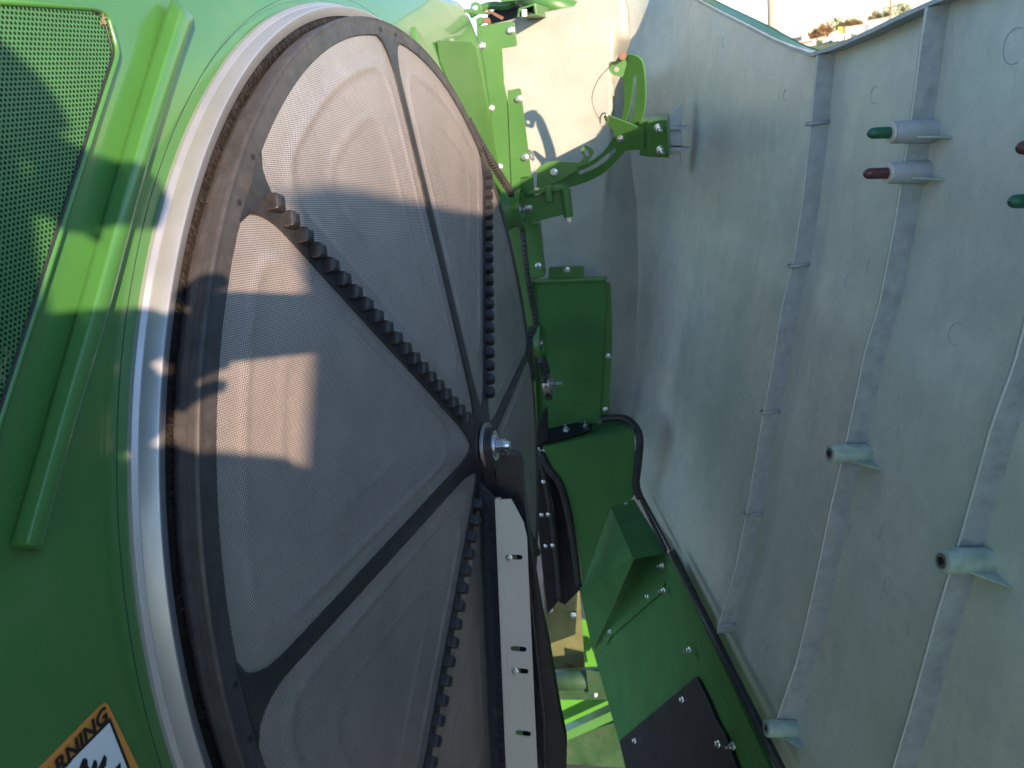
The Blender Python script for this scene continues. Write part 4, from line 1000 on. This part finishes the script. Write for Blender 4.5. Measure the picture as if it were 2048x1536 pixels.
# cap with a brim, face features, ears, hair
rows = []
for i in range(9):
    ph = (pi/2)*i/8; rows.append([head+V((0, 0, .045))+(fr_*cos(2*pi*j/24)*.095+face*sin(2*pi*j/24)*.112)*cos(ph)+V((0, 0, 1))*sin(ph)*.10 for j in range(25)])
cap = G().grid(rows).obj('cap', 'capc', per, smooth=True)
br = [BK(a, b, .26+.0003*(300-a), BY) for a, b in rnd([(60, 240), (170, 300), (250, 325), (312, 350), (342, 402), (322, 458), (200, 458), (60, 430)], 16, 4)]
plate(br, -SUN*.004).obj('brim', 'capc', cap)
G().tube([head+face*.09+V((0, 0, .02)), head+face*.113+V((0, 0, -.015)), head+face*.10+V((0, 0, -.03))], [.010, .016, .010], 8).obj('nose', 'skin', per, smooth=True)
for s_ in (-1, 1):
    G().tube([head+fr_*s_*.032+face*.088+V((0, 0, .012)), head+fr_*s_*.034+face*.098+V((0, 0, .012))], .011, 10).obj('eye', 'white', per, smooth=True)
    G().tube([head+fr_*s_*.085+V((0, 0, .03)), head+fr_*s_*.095+V((0, 0, .005)), head+fr_*s_*.085+V((0, 0, -.03))], [.010, .015, .009], 8).obj('ear', 'skin', per, smooth=True)
G().tube([head+fr_*-.03+face*.096+V((0, 0, -.052)), head+face*.104+V((0, 0, -.052)), head+fr_*.03+face*.096+V((0, 0, -.052))], .006, 8).obj('mouth', 'rust', per, smooth=True)
G().tube([head-face*.06+V((0, 0, .05)), head-face*.10+V((0, 0, -.0)), head-face*.085+V((0, 0, -.06))], [.07, .06, .04], 12).obj('hair', simple('brown_hair', (.06, .035, .02), .6), per, smooth=True)
# phone: landscape slab right behind the lens
pc = CAM-fwd*0.016+rgt*.055-upv*.024
phone = thing('phone', 'black smartphone held landscape by the photographer', 'phone', pc)
G().box(pc, rgt*.080, upv*.038, fwd*.004).obj('phone_body', 'ink', phone, bevel=.004); 
G().box(pc-fwd*.0045, rgt*.076, upv*.034, fwd*.0004).obj('screen', 'wnd', phone)
def hand(wr, tgt, side, up_):
    pal = wr*.35+tgt*.65; skin('hand', [wr, pal], [(0, 1)], [.026, (.038, .022)], 'skin', per, sub=1)
    ax = (tgt-wr).normalized()
    for i in range(4):
        o_ = up_*(.027-.018*i); L = (.066, .075, .070, .055)[i]
        a = pal+o_; b = a+ax*L*.5-fwd*.010*0+side*.004; c = b+ax*L*.3+side*.018; e = c+side*.016
        skin('finger', [a, b, c, e], [(0, 1), (1, 2), (2, 3)], [.0095, .0090, .0085, .0075], 'skin', per, sub=1)
    a = pal-ax*.02+up_*.025; skin('thumb', [a, a+ax*.03+up_*.02, a+ax*.055+up_*.022+side*.012], [(0, 1), (1, 2)], [.012, .011, .009], 'skin', per, sub=1)
hand(wrL, BK(368, 742, .04), rgt, upv); hand(wrR, BK(415, 650, .04), rgt, upv)
bag = thing('shadow_bag', 'unseen bag added before the photographer to block the sun below the phone', 'bag', BK(450, 1150, .40))  # added out of view, outlined to fill the shadow under the phone
bp2 = [BK(a, b, .36) for a, b in rnd([(240, 895), (430, 884), (560, 893), (625, 930), (700, 1300), (720, 1900), (250, 1900)], 20, 4, (0, 3))]
plate(bp2, -SUN*.13).obj('bag_body', 'jack', bag, bevel=.01)
plate([BK(a, b, .352) for a, b in [(300, 1000), (600, 1010), (650, 1400), (300, 1400)]], -SUN*.008).obj('bag_pocket', 'trou', bag, bevel=.003)
st = thing('step_platform', 'steel step platform the photographer stands on', 'platform', V((pel.x+.05, pel.y, GZ)))
G().box(V((pel.x+.05, pel.y-.05, zfoot-.02)), (.45, 0, 0), (0, .36, 0), (0, 0, .018)).obj('deck', 'steel', st)
for sx in (-1, 1):
    for sy in (-1, 1): G().cyl(V((pel.x+.05+sx*.42, pel.y-.05+sy*.33, GZ)), V((pel.x+.05+sx*.42, pel.y-.05+sy*.33, zfoot-.03)), .02, n=12).obj('leg', 'steel', st)
